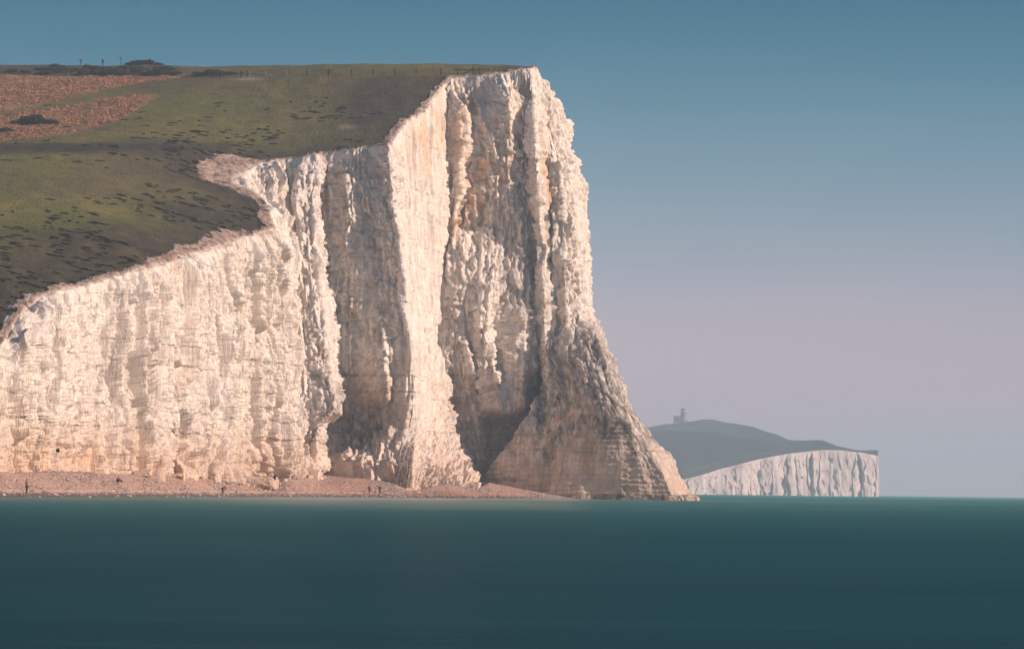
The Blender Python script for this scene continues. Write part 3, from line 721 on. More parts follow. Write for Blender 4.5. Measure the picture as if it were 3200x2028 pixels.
# ------------------------------------------------------------------ sea
wl = bcols[:, 1]
ys = np.concatenate([np.linspace(-200, 20, 8), np.linspace(22, 380, 90), np.arange(382, 760, 1.6), np.geomspace(762, 6900, 70)])
xs = np.concatenate([np.geomspace(6900, 190, 14) * -1, np.arange(-180, 120, 1.6), np.geomspace(122, 6900, 22)])
SX, SY = np.meshgrid(xs, ys)
wx_ = wl[:, 0]; wy_ = wl[:, 1]
pl = np.array([[p[0], p[1]] for p in wl] + [list(at(2030, 1563, 694)[:2]), list(at(2172, 1564, 708)[:2])])
def pdist(x, y, pl):
    d_ = np.full(x.shape, 1e9)
    for a_, b_ in zip(pl[:-1], pl[1:]):
        ab = b_ - a_; L2 = (ab ** 2).sum()
        t_ = np.clip(((x - a_[0]) * ab[0] + (y - a_[1]) * ab[1]) / L2, 0, 1)
        d_ = np.minimum(d_, np.hypot(x - a_[0] - t_ * ab[0], y - a_[1] - t_ * ab[1]))
    return d_
sdist = pdist(SX, SY, pl)
spx, _ = pix(np.stack([SX, SY, 0 * SX], -1))
wfo = sstep(500, 1150, spx) * .8 + .25
wfo = wfo * (1 - .75 * sstep(1750, 1900, spx))
foam = np.clip((.55 * sstep(190, 0, sdist + 25 * vn(SX / 12, SY / 60, 0 * SX, 81)) ** 2 + .5 * sstep(40, 0, sdist)) * wfo, 0, 1)
shal = sstep(330, 20, sdist)
sea = link('sea', grid_mesh('sea', np.stack([SX, SY, 0 * SX], -1), attr=np.stack([foam, shal * .8, 0 * foam], -1)), M_SEA, smooth=True)
tag(sea, 'smooth dark teal sea in front of the cliff and beach', 'sea', kind='structure')
# the sea bed is never seen: the water is opaque

# ------------------------------------------------------------------ far headland
FX =  [1800, 1950, 2030, 2080, 2130, 2200, 2240, 2260, 2310, 2370, 2420, 2460, 2510, 2570, 2620, 2690, 2744]
FE =  [1534, 1530, 1527, 1522, 1502, 1484, 1471, 1465, 1453, 1437, 1427, 1420, 1414, 1408, 1408, 1416, 1426]
FC =  [1380, 1352, 1344, 1342, 1342, 1345, 1349, 1352, 1368, 1374, 1388, 1396, 1401, 1403, 1404, 1407, 1409]
FS =  [1370, 1340, 1332, 1322, 1319, 1309, 1311, 1317, 1324, 1335, 1353, 1369, 1373, 1374, 1392, 1404, 1405]
YE =  [3000, 3000, 3000, 3000, 3000, 3050, 3080, 3100, 3120, 3150, 3170, 3190, 3210, 3240, 3260, 3290, 3310]
YC =  [3500, 3500, 3500, 3500, 3500, 3500, 3480, 3470, 3450, 3430, 3400, 3380, 3370, 3360, 3350, 3340, 3330]
YS =  [4150, 4150, 4150, 4120, 4100, 4100, 4080, 4060, 4000, 3900, 3800, 3720, 3650, 3560, 3480, 3400, 3350]
uf = np.linspace(1800, 2744, 700)
def ip(a): return smooth_ax(np.interp(uf, FX, a)[:, None], 25, 0)[:, 0]
fe, fc, fs, ye, yc, ysk = map(ip, (FE, FC, FS, YE, YC, YS))
Pe = at(uf, fe, ye); Pc = at(uf, fc, yc); Ps = at(uf, fs, ysk)
Pm = .5 * (Pe + Pc); Pm[:, 2] -= 1.5
dip = .45 * Pc + .55 * Ps; dip[:, 2] = np.minimum(Pc[:, 2], Ps[:, 2]) - 6 * np.clip((Ps[:, 2] - Pc[:, 2]) / 20, 0, 1)
Pb = Ps.copy(); Pb[:, 1] += 500; Pb[:, 2] -= 25
Pb2 = Ps.copy(); Pb2[:, 1] += 1500; Pb2[:, 2] -= 80
ctl = np.stack([Pe, Pm, Pc, dip, Ps, Pb, Pb2], 1)
tv = np.linspace(0, 6, 260); j0 = np.minimum(tv.astype(int), 5); fj = tv - j0
H = ctl[:, j0] * (1 - fj)[None, :, None] + ctl[:, j0 + 1] * fj[None, :, None]
H = smooth_ax(H, 6, 1)
H[..., 2] += sstep(0, .4, tv)[None] * (1.2 * vn(H[..., 0] / 60, H[..., 1] / 90, 0 * H[..., 0], 91) + .4 * vn(H[..., 0] / 15, H[..., 1] / 30, 0 * H[..., 0], 92))
m_far, _, Lf, bf = material('far_downland', .95, .05)
t = NT(m_far); P_ = t.pos()
nf = t.noise(t.scale(P_, (1, .4, 1)), .012, 5, .65); nf2 = t.noise(t.scale(P_, (1, .4, 1)), .06, 5, .7)
cf = t.mix(t.mr(nf, .4, .6), (.045, .055, .022), (.075, .068, .035))
cf = t.mix(t.mr(nf2, .5, .7, 0, .6), cf, (.03, .032, .02)); cf = t.mix(t.math('MULTIPLY', t.sepc(t.attr('mask'))[1], .8), cf, (.016, .022, .016)); cf = t.mix(t.sepc(t.attr('mask'))[0], cf, (.15, .15, .11)); Lf.new(cf, bf.inputs['Base Color'])
hpx, hpy = pix(H)
path = np.interp(hpx, [2165, 2245, 2340, 2400], [1468, 1446, 1424, 1416])
pm = np.exp(-((hpy - path) / 1.6) ** 2) * (hpx > 2150) * (hpx < 2400) * (tv < 2.2)[None]
hills = link('far_hills', grid_mesh('far_hills', H, attr=np.stack([pm, (1 - sstep(1.9, 2.3, tv + .25 * vn(hpx / 60, 0 * hpx, 0 * hpx, 93)[:, :])) * sstep(.15, 1.2, tv)[None] * sstep(2560, 2350, hpx), 0 * pm], -1)), m_far, smooth=True)  # front hill coloured darker to paint in the haze step between ridges
tag(hills, 'hazy blue grey downland hills across the bay under the lighthouse', 'hill', kind='structure')
# far chalk face
m_fc, _, Lf, bf = material('far_chalk', .95, .05)
t = NT(m_fc); P_ = t.pos()
a1 = t.noise(t.scale(P_, (1, .2, .12)), .16, 5, .65); a2 = t.noise(t.scale(P_, (1, .3, .8)), .35, 5, .75)
cf = t.mix(t.mr(a1, .42, .62), (.64, .52, .49), (.34, .30, .30)); cf = t.mix(t.mr(a2, .5, .7, 0, .5), cf, (.45, .38, .33)); Lf.new(cf, bf.inputs['Base Color'])
ufc = np.linspace(2085, 2744, 1300)
fe2 = smooth_ax(np.interp(ufc, uf, fe)[:, None], 1, 0)[:, 0]; ye2 = np.interp(ufc, uf, ye)
top = at(ufc, fe2, ye2)
tr = np.linspace(0, 1, 60)
FCG = np.repeat(top[:, None], 60, 1); 
zt2 = top[:, 2] + .6
FCG[..., 2] = -1 + (zt2[:, None] + 1) * tr[None]
zz_ = tr[None] * 45 + 0 * ufc[:, None]; u_ = ufc[:, None] * .30 + 0 * zz_
fm = .25 + 1.1 * sstep(-.35, .45, vn(u_ / 26, zz_ / 60, 0 * zz_, 341))
prot = fm * flutes(23, 10, 60, 301, .3, u_, zz_) + fm * flutes(10.5, 3.5, 25, 311, .6, u_, zz_) + 3 * facets(u_ / 7, zz_ / 12, 351) + 2.2 * vn(u_ / 3.5, zz_ / 7, 0 * zz_, 321) + 8 * vn(u_ / 30, 0 * zz_, 0 * zz_, 331) + 1.5 * vn(u_ / 2, zz_ / 5, 0 * zz_, 332) + 8
prot = prot * np.clip((1 - tr[None]) * 6, .12, 1) + (1 - tr[None]) * 10
FCG[..., 1] -= prot
# return round the far point
tipc = FCG[-1]; ret = np.stack([tipc + np.array([a_ * .6, a_ * 6.0, 0]) for a_ in np.linspace(1, 8, 12)], 0)
ret[..., 0] -= np.linspace(0, 30, 12)[:, None] ** 1.1 * .6
FCG = np.concatenate([FCG, ret], 0)
fcliff = link('far_chalk_cliff', grid_mesh('far_chalk_cliff', FCG), m_fc, smooth=True)
tag(fcliff, 'distant hazy white cliff face ending in a square point', 'cliff', kind='structure')

# ------------------------------------------------------------------ lighthouse
lp = at(2135, 1319, 4095); k_ = 4095 / F
M_LH = mat_plain('old_granite', (.20, .18, .16), .9, .1, .2, .3)
M_LHW = mat_plain('white_paint', (.75, .73, .70), .6)
M_LHD = mat_plain('dark_lead_roof', (.06, .06, .07), .6)
m_gl, _, _, bgl = material('lantern_glass', .1, .5); bgl.inputs['Base Color'].default_value = (.45, .5, .52, 1)
bgl.inputs['Transmission Weight'].default_value = .6
lh = empty('lighthouse', (lp[0], lp[1], lp[2] - 1)); tag(lh, 'small round lighthouse with glazed lantern on the hazy far hill', 'lighthouse')
b_ = MB(); b_.tube((0, 0, 0), (0, 0, 12.2), 3.9, 3.1, 24); b_.build('tower', M_LH, lh)
b_ = MB(); b_.tube((0, 0, 12.2), (0, 0, 12.7), 4.9, 4.9, 24); gal = b_.build('gallery', M_LHD, lh)
b_ = MB()
for i in range(16):
    a_ = i * math.tau / 16; b_.tube((4.7 * math.cos(a_), 4.7 * math.sin(a_), 12.7), (4.7 * math.cos(a_), 4.7 * math.sin(a_), 13.7), .06, n=4)
for i in range(16):
    a_, c_ = i * math.tau / 16, (i + 1) * math.tau / 16
    b_.tube((4.7 * math.cos(a_), 4.7 * math.sin(a_), 13.7), (4.7 * math.cos(c_), 4.7 * math.sin(c_), 13.7), .06, n=4)
b_.build('railing', M_LHW, gal)
b_ = MB(); b_.tube((0, 0, 12.7), (0, 0, 16.2), 2.9, 2.9, 16); lan = b_.build('lantern', m_gl, lh)
for i in range(8):
    b_ = MB(); a_ = i * math.tau / 8; b_.tube((2.95 * math.cos(a_), 2.95 * math.sin(a_), 12.7), (2.95 * math.cos(a_), 2.95 * math.sin(a_), 16.2), .12, n=4)
    b_.build('glazing_bar', M_LHW, lan)
b_ = MB(); b_.tube((0, 0, 16.2), (0, 0, 18.0), 3.4, .8, 16); b_.tube((0, 0, 18.0), (0, 0, 18.8), .5, .3, 8); b_.build('roof', M_LHD, lh)
b_ = MB(); b_.box((-7.2, 0, 4.0), (8.6, 9, 8)); wl_ = b_.build('house', M_LH, lh)
b_ = MB(); b_.box((-7.2, 0, 8.15), (9.1, 9.5, .3)); b_.build('flat_roof', M_LHD, wl_)
for wx2 in (-9.5, -7.2, -4.9):
    for wz in (2.6, 5.8):
        b_ = MB(); b_.box((wx2, -4.52, wz), (1.0, .1, 1.5)); b_.build('window', M_LHD, wl_)
b_ = MB(); b_.box((4.6, 0, 1.2), (2.4, 5, 3.2)); b_.build('porch', M_LH, lh)

exec_rest = True
# ------------------------------------------------------------------ gorse
def bush_mesh(name, w, dpt, h, n, seed):
    r = np.random.RandomState(seed)
    nb = 9; cs = np.stack([r.uniform(-.36, .36, nb) * w, r.uniform(-.3, .3, nb) * dpt, r.uniform(.2, .55, nb) * h], 1)
    rs = r.uniform(.22, .36, nb)
    k = r.randint(0, nb, n); dr = r.normal(size=(n, 3)); dr /= np.linalg.norm(dr, axis=1, keepdims=True)
    rad = rs[k] * r.uniform(.45, 1.08, n)
    c = cs[k] + dr * rad[:, None] * np.array([w * .62, dpt * .75, h * 1.1])
    c[:, 2] = np.abs(c[:, 2])
    s_ = r.uniform(.10, .24, n) * (.6 + .1 * w)
    a = r.normal(size=(n, 3)); a /= np.linalg.norm(a, axis=1, keepdims=True); b = np.cross(a, r.normal(size=(n, 3))); b /= np.linalg.norm(b, axis=1, keepdims=True)
    up = np.array([0, 0, .6])
    V = np.stack([c - a * s_[:, None] * .5, c + a * s_[:, None] * .5, c + (b + up) * s_[:, None]], 1)
    return quads_mesh(name, V, 3)
def stems(name, w, h, seed):
    r = random.Random(seed); b = MB()
    for i in range(6):
        a_ = r.uniform(0, math.tau); b.tube((r.uniform(-.1, .1) * w, r.uniform(-.1, .1) * w, -.2), (math.cos(a_) * .28 * w, math.sin(a_) * .28 * w, h * r.uniform(.45, .8)), .06, .02, 5)
    return b
def ground_at(px, py, Yg):
    """point on the hill seen in column px, row py (march along the ray)"""
    Ys = np.linspace(Yg - 70, Yg + 70, 281); P = at(px, py, Ys)
    hh = height(P[:, 0], P[:, 1]); s_ = P[:, 2] - hh
    i = np.argmax((s_[:-1] > 0) & (s_[1:] <= 0)) if ((s_[:-1] > 0) & (s_[1:] <= 0)).any() else int(np.argmin(np.abs(s_)))
    p = P[i].copy(); z = drop(BV_T, p[0], p[1]); p[2] = z if z is not None else hh[i]
    return p
protos = [(bush_mesh('gorse_foliage', 4.6, 3.2, 1.5, 2600, k), stems('s', 4.6, 1.5, k)) for k in range(4)]
stem_mesh = []
for k, (fm, sb) in enumerate(protos):
    sm = bpy.data.meshes.new('gorse_stem'); sb.bm.to_mesh(sm); sb.bm.free(); sm.materials.append(M_WOOD); stem_mesh.append(sm); fm.materials.append(M_GORSE)
def crest_at(px, back=0.):
    Ys = np.linspace(700, 860, 321); xs_ = at(px, 209, Ys); zz = height(xs_[:, 0], xs_[:, 1])
    i = int(np.clip(np.argmax((zz - EYE) / Ys) + back * 2, 0, 320)); x_2, y_2 = xs_[i, 0], xs_[i, 1]
    z_ = drop(BV_T, x_2, y_2); return np.array([x_2, y_2, zz[i] if z_ is None else z_])
def bush(px, py, Yg, sx, sz, k, label, group=None, rz=0, sy=1):
    p = ground_at(px, py, Yg) if py > 1 else crest_at(px, -7 * (1 - py))
    e_ = empty('gorse_bush', (p[0], p[1], p[2] - .1), rz); e_.scale = (sx, sy, sz)
    tag(e_, label, 'bush', group)
    for nm, me in (('foliage', protos[k][0]), ('stems', stem_mesh[k])):
        o = bpy.data.objects.new(nm, me); COL.objects.link(o); o.parent = e_
    return e_
ROWG = ['gorse bushes in the broken hilltop row at far left', 'gorse bushes in the hilltop row below the skyline people', 'gorse bushes in the hilltop row below the mound']
ROWL = ['dark gorse bush in the broken hilltop row left of the skyline people', 'dark gorse bush in the dense hilltop row below the skyline people and signpost', 'dark gorse bush in the hilltop row below and right of the skyline mound']
rr = random.Random(5)
x_ = -60
while x_ < 560:
    for lane in (0, 1, 2):
        if rr.random() < (.45 if x_ < 170 else .2): continue
        bush((gx0 := x_ + rr.uniform(-14, 14)), 236 - lane * 8 + rr.uniform(-3, 2) + max(0, (x_ - 430)) * .01, 752 + lane * 9, rr.uniform(.55, 1.2), rr.uniform(.45, 1.3), rr.randrange(4), ROWL[0 if gx0 < 170 else 1 if gx0 < 370 else 2], ROWG[0 if gx0 < 170 else 1 if gx0 < 370 else 2], rr.uniform(0, 6))
    x_ += 30
for (px, py, sx, sz) in ((620, 236, 1.2, .8), (655, 234, 1.3, .9), (690, 233, 1.2, .8), (715, 235, .9, .7)):
    bush(px, py, 745, sx, sz, rr.randrange(4), {620:'wide dark gorse bush farthest left in the clump before the stile',655:'dark gorse bush second from left in the clump before the stile',690:'dark gorse bush third from left in the clump before the stile',715:'small dark gorse bush nearest the wooden stile'}[px], 'gorse clump left of the stile', rr.uniform(0, 6))
for (px, py, sx, sz) in ((412, .2, .9, .42), (438, 1, 1.1, .5), (440, .2, 1.0, .55), (466, 1, 1.0, .45), (468, .2, 1.1, .5), (492, .3, .8, .4)):
    bush(px, py, 780, sx, sz, rr.randrange(4), {412:'gorse bush on the left shoulder of the skyline mound',438:'gorse bush on the very top of the skyline mound left of middle',466:'gorse bush on the very top of the skyline mound right of middle',440:'gorse bush on the near side left of the top of the skyline mound',468:'gorse bush on the near side right of the top of the skyline mound',492:'small gorse bush on the right shoulder of the skyline mound'}[px], 'gorse on the skyline mound', rr.uniform(0, 6))
for (px, py, sx, sz) in ((62, 389, .9, .8), (92, 387, 1.1, 1.35), (125, 388, 1.15, 1.45), (155, 388, .95, .95)):
    bush(px, py, 668, sx, sz, rr.randrange(4), {62:'low near black gorse bush at the left end of the isolated clump in the bracken',92:'tall near black gorse bush left of middle in the isolated clump',125:'tallest near black gorse bush right of middle in the isolated clump',155:'low near black gorse bush at the right end of the isolated clump'}[px], 'gorse clump amid the bracken', rr.uniform(0, 6))
for (px, py, sx, sz) in ((2, 413, 1.0, .7), (22, 411, .7, .4)):
    bush(px, py, 650, sx, sz, rr.randrange(4), {2:'dark gorse bush cut by the left edge below the isolated clump',22:'small low gorse bush just inside the left edge below the clump'}[px], 'gorse at the left edge', rr.uniform(0, 6))

# bracken: countless dead fronds
def scatter_on_hill(polys, n, holes=(), seed=3):
    r = np.random.RandomState(seed); xs_, ys_ = [], []
    x = r.uniform(-130, -60, n * 6); y = r.uniform(620, 780, n * 6); z = height(x, y); qx_, qy_ = pix(np.stack([x, y, z], -1))
    ok = np.zeros(x.shape, bool)
    for p in polys: ok |= inpoly(qx_ + 6 * vn(x / 3, y / 4, 0 * x, 5), qy_ + 3 * vn(x / 3, y / 4, 0 * x, 6), p)
    for p in holes: ok &= ~inpoly(qx_, qy_, p)
    return x[ok][:n], y[ok][:n], z[ok][:n]
x, y, z = scatter_on_hill([BR1, BR2], 34000, [GAP])
def fronds(x, y, z, per, s0, s1, up, seed, flat=1.0):
    r = np.random.RandomState(seed); n = len(x) * per
    c = np.stack([np.repeat(x, per) + r.normal(0, .35, n), np.repeat(y, per) + r.normal(0, .35, n), np.repeat(z + .25 * vn(x / 1.5, y / 2.5, 0 * x, 77), per)], 1)
    s_ = r.uniform(s0, s1, n)[:, None]; a = r.normal(size=(n, 3)); a[:, 2] *= .3; a /= np.linalg.norm(a, axis=1, keepdims=True)
    t_ = r.normal(size=(n, 3)) * .5; t_[:, 2] = up * r.uniform(.5, 1.2, n)
    return np.stack([c - a * s_ * .45 * flat, c + a * s_ * .45 * flat, c + t_ * s_], 1)
kk = (vn(x / 4, y / 7, 0 * x, 78) + .5 * vn(x / 1.5, y / 2.5, 0 * x, 79)) > -.35
x, y, z = x[kk], y[kk], z[kk]
bk = link('bracken', quads_mesh('bracken', fronds(x, y, z, 5, .16, .42, .7, 4), 3), M_BRACKEN)
tag(bk, 'rusty orange dead bracken covering the upper left slope', 'bracken', kind='stuff')
# dark turf tussocks, long low strips across the slope
r = np.random.RandomState(9)
V = []
cand = 5200
tx = r.uniform(-115, -5, cand); ty = r.uniform(440, 740, cand)
okp = inpoly(tx, ty, poly); tx = tx[okp]; ty = ty[okp]
edd = np.full(tx.shape, 99.)
for a_ in ed: edd = np.minimum(edd, np.hypot(tx - a_[0], ty - a_[1]))
pk = (r.uniform(0, 1, tx.shape) < np.where(edd < 24, .8, .09)) & (vn(tx / 10, ty / 16, 0 * tx, 111) > -.25) & (edd > 1.5) & (ty < 706)
tx, ty = tx[pk], ty[pk]
for a_, b_2 in zip(tx, ty):
    wd = r.uniform(.3, 1.6) * (1.3 if r.uniform() > .85 else 1); n = int(wd * 34)
    xx = a_ + r.uniform(-1, 1, n) * wd * .6; yy = b_2 + r.normal(0, .12, n) + .28 * (xx - a_)
    zz = height(xx, yy); hh = .03 + .12 * (1 - ((xx - a_) / (wd * .62)) ** 2)
    s_ = r.uniform(.10, .22, n)
    P0 = np.stack([xx, yy, zz], 1); a3 = np.stack([np.ones(n), r.normal(0, .3, n), r.normal(0, .1, n)], 1)
    tt = np.stack([r.normal(0, .12, n), r.normal(-.1, .12, n), hh * 1.3], 1)
    V.append(np.stack([P0 - a3 * s_[:, None], P0 + a3 * s_[:, None], P0 + tt], 1))
tus = link('turf_tussocks', quads_mesh('turf_tussocks', np.concatenate(V), 3), M_TUFT)
tag(tus, 'dark low grass tussocks scattered in streaks over the turf', 'grass', kind='stuff')

# ------------------------------------------------------------------ fence, stile, signpost
fence_px = [(650, 243), (688, 242), (700, 241.5), (830, 238.5), (893, 237.5), (958, 236.5), (1027, 236), (1098, 235), (1167, 234), (1234, 233), (1301, 232.5), (1378, 232)]
fp = []
for px, py in fence_px: fp.append(ground_at(px, py, 728))
F0 = Vector(fp[0])
fen = empty('post_and_wire_fence', F0); tag(fen, 'thin post and wire fence crossing the hilltop turf towards the cliff edge', 'fence')
tops = []
for i, p in enumerate(fp):
    b_ = MB(); q = Vector(p) - F0; hgt = 1.28 + .06 * math.sin(i * 2.3); tl = Vector((.04 * math.sin(i * 1.7), 0, 0)); rad = .13 if i != 6 else .18
    b_.tube(q + Vector((0, 0, -.3)), q + tl + Vector((0, 0, hgt)), rad, rad * .9, 7); b_.build('post', M_WOODL if i in (3, 4) else M_WOOD, fen); tops.append(q + tl)
for hh in (1.15, .8, .45):
    b_ = MB()
    for a_, c_ in zip(tops[:-1], tops[1:]): b_.tube(a_ + Vector((0, 0, hh)), c_ + Vector((0, 0, hh)), .012, n=4)
    b_.build('wire', M_WIRE, fen)
# railed end section with a brace
g = [Vector(ground_at(px, py, 726)) for px, py in ((1421, 232), (1430, 232), (1478, 231.5), (1497, 231.5), (1533, 231))]
rail = empty('railed_fence_end', g[1]); tag(rail, 'wooden fence end with top rail and diagonal brace near the cliff edge', 'fence')
for i in (1, 2, 3, 4):
    b_ = MB(); q = g[i] - g[1]; b_.tube(q + Vector((0, 0, -.3)), q + Vector((0, 0, 1.35 if i != 2 else 1.45)),   .14 if i < 4 else .10, n=7); b_.build('post', M_WOOD if i < 4 else M_WOODL, rail)
b_ = MB(); a_ = g[0] - g[1] + Vector((-.2, -.1, 1.0)); c_ = g[4] - g[1] + Vector((0, -.1, 1.0)); b_.tube(a_, c_, .09, n=6); b_.build('rail', M_WOOD, rail)
b_ = MB(); a_ = g[2] - g[1] + Vector((0, -.12, .95)); c_ = (g[1] * .65 + g[2] * .35) - g[1] + Vector((0, -.12, .05)); b_.tube(a_, c_, .09, n=6); b_.build('brace', M_WOOD, rail)
# stile
s0 = Vector(ground_at(762, 243, 732)); mpp = s0.y / F
st = empty('stile', s0); tag(st, 'dark wooden stile with braces over the bare chalk patch', 'stile')
def sp(px, h): return Vector(((px - 762) * mpp, 0, h))
for px, hh in ((752, 1.45), (757, 1.6), (773, 1.6)):
    b_ = MB(); b_.tube(sp(px, -.3), sp(px, hh), .09, n=7); b_.build('post', M_WOOD, st)
b_ = MB(); b_.tube(sp(782.5, -.3), sp(782.5, 1.6), .07, n=7); b_.build('post', M_WOODL, st)
for hh in (1.1, .65):
    b_ = MB(); b_.tube(sp(750, hh) + Vector((0, -.12, 0)), sp(775, hh) + Vector((0, -.12, 0)), .05, n=6); b_.build('rail', M_WOOD, st)
b_ = MB(); b_.tube(sp(722, 0), sp(752, 1.25), .07, n=6); b_.build('brace', M_WOOD, st)
b_ = MB(); b_.tube(sp(783, 1.1), sp(800, .5), .05, n=6); b_.build('brace', M_WOOD, st)
b_ = MB(); b_.tube(sp(735, .75) + Vector((0, .3, 0)), sp(845, .75) + Vector((0, .3, 0)), .05, n=6); b_.build('rail', M_WOOD, st)
b_ = MB(); b_.box(sp(762, .35) + Vector((0, -.5, 0)), (.9, .3, .06)); b_.box(sp(759, .17) + Vector((0, -.5, 0)), (.08, .25, .34)); b_.box(sp(765.5, .17) + Vector((0, -.5, 0)), (.08, .25, .34)); b_.build('step', M_WOODL, st)
# small leaning posts in the gorse at the left
q = Vector(ground_at(213, 238, 752)); wp = empty('leaning_post', q); tag(wp, 'short pale wooden post with a dark strut beside the hilltop gorse', 'post')
b_ = MB(); b_.tube((0, 0, -.2), (0, 0, 1.1), .06, n=6); b_.build('post', M_WOODL, wp)
b_ = MB(); b_.tube((-1.1, 0, 0), (-.05, 0, .7), .05, n=6); b_.build('strut', M_WOOD, wp)
# signpost
q = Vector(ground_at(378, 207, 790)); sg = empty('signpost', q); tag(sg, 'footpath signpost with one short arm on the skyline left of the mound', 'signpost')
b_ = MB(); b_.box((0, 0, .95), (.13, .13, 2.4), bev=.01); b_.build('post', M_WOOD, sg)
b_ = MB(); b_.box((-.3, 0, 1.78), (.5, .05, .13), bev=.01); b_.build('arm', M_WOOD, sg)

# ------------------------------------------------------------------ people
def skin_mesh(name, verts, edges, radii, sub=1):
    me = bpy.data.meshes.new(name + '_sk'); me.from_pydata([tuple(v) for v in verts], edges, []); me.update()
    o = bpy.data.objects.new(name + '_sk', me); COL.objects.link(o)
    md = o.modifiers.new('s', 'SKIN'); md.use_smooth_shade = True
    if not me.skin_vertices: me.attributes.new('skin_vertex', 'FLOAT', 'POINT')
    for i, r_ in enumerate(radii):
        r_ = (r_, r_) if isinstance(r_, (int, float)) else r_
        me.skin_vertices[0].data[i].radius = r_
    me.skin_vertices[0].data[0].use_root = True
    if sub: sm_ = o.modifiers.new('b', 'SUBSURF'); sm_.levels = sub; sm_.render_levels = sub
    dg = bpy.context.evaluated_depsgraph_get(); dg.update()
    nm = bpy.data.meshes.new_from_object(o.evaluated_get(dg)); nm.name = name
    bpy.data.objects.remove(o); return nm
POSES = {
 'stand': dict(pel=(0, 0, .93), che=(0, .01, 1.30), nek=(0, .03, 1.48), hed=(0, -.02, 1.64),
   sh=(.19, .02, 1.42), el=(.24, .02, 1.13), wr=(.22, -.12, .92), hip=(.10, 0, .88), kn=(.11, -.02, .48), an=(.11, .03, .08)),
 'walk': dict(pel=(0, 0, .92), che=(0, -.02, 1.30), nek=(0, -.02, 1.48), hed=(0, -.05, 1.64),
   sh=(.19, -.02, 1.42), el=(.25, .08, 1.14), wr=(.25, -.04, .93), hip=(.10, 0, .88), kn=(.11, -.16, .50), an=(.11, -.22, .09),
   sh2=(.19, -.02, 1.42), el2=(.25, -.14, 1.15), wr2=(.24, -.30, .98), hip2=(.10, 0, .88), kn2=(.11, .06, .48), an2=(.11, .30, .13)),
 'bend': dict(pel=(0, .12, .85), che=(0, -.22, 1.08), nek=(0, -.38, 1.12), hed=(0, -.52, 1.12),
   sh=(.19, -.32, 1.10), el=(.23, -.40, .84), wr=(.18, -.52, .62), hip=(.10, .10, .82), kn=(.12, -.02, .47), an=(.12, .05, .08)),
 'sit': dict(pel=(0, 0, .12), che=(0, -.10, .46), nek=(0, -.17, .63), hed=(0, -.25, .76),
   sh=(.18, -.13, .56), el=(.26, -.34, .36), wr=(.18, -.56, .34), hip=(.10, -.04, .12), kn=(.14, -.46, .36), an=(.12, -.78, .06)),
 'arms': dict(pel=(0, 0, .93), che=(0, 0, 1.30), nek=(0, 0, 1.48), hed=(0, -.02, 1.64),
   sh=(.19, .01, 1.42), el=(.36, -.04, 1.24), wr=(.20, -.16, 1.38), hip=(.10, 0, .88), kn=(.12, -.03, .48), an=(.13, .03, .08)),
}
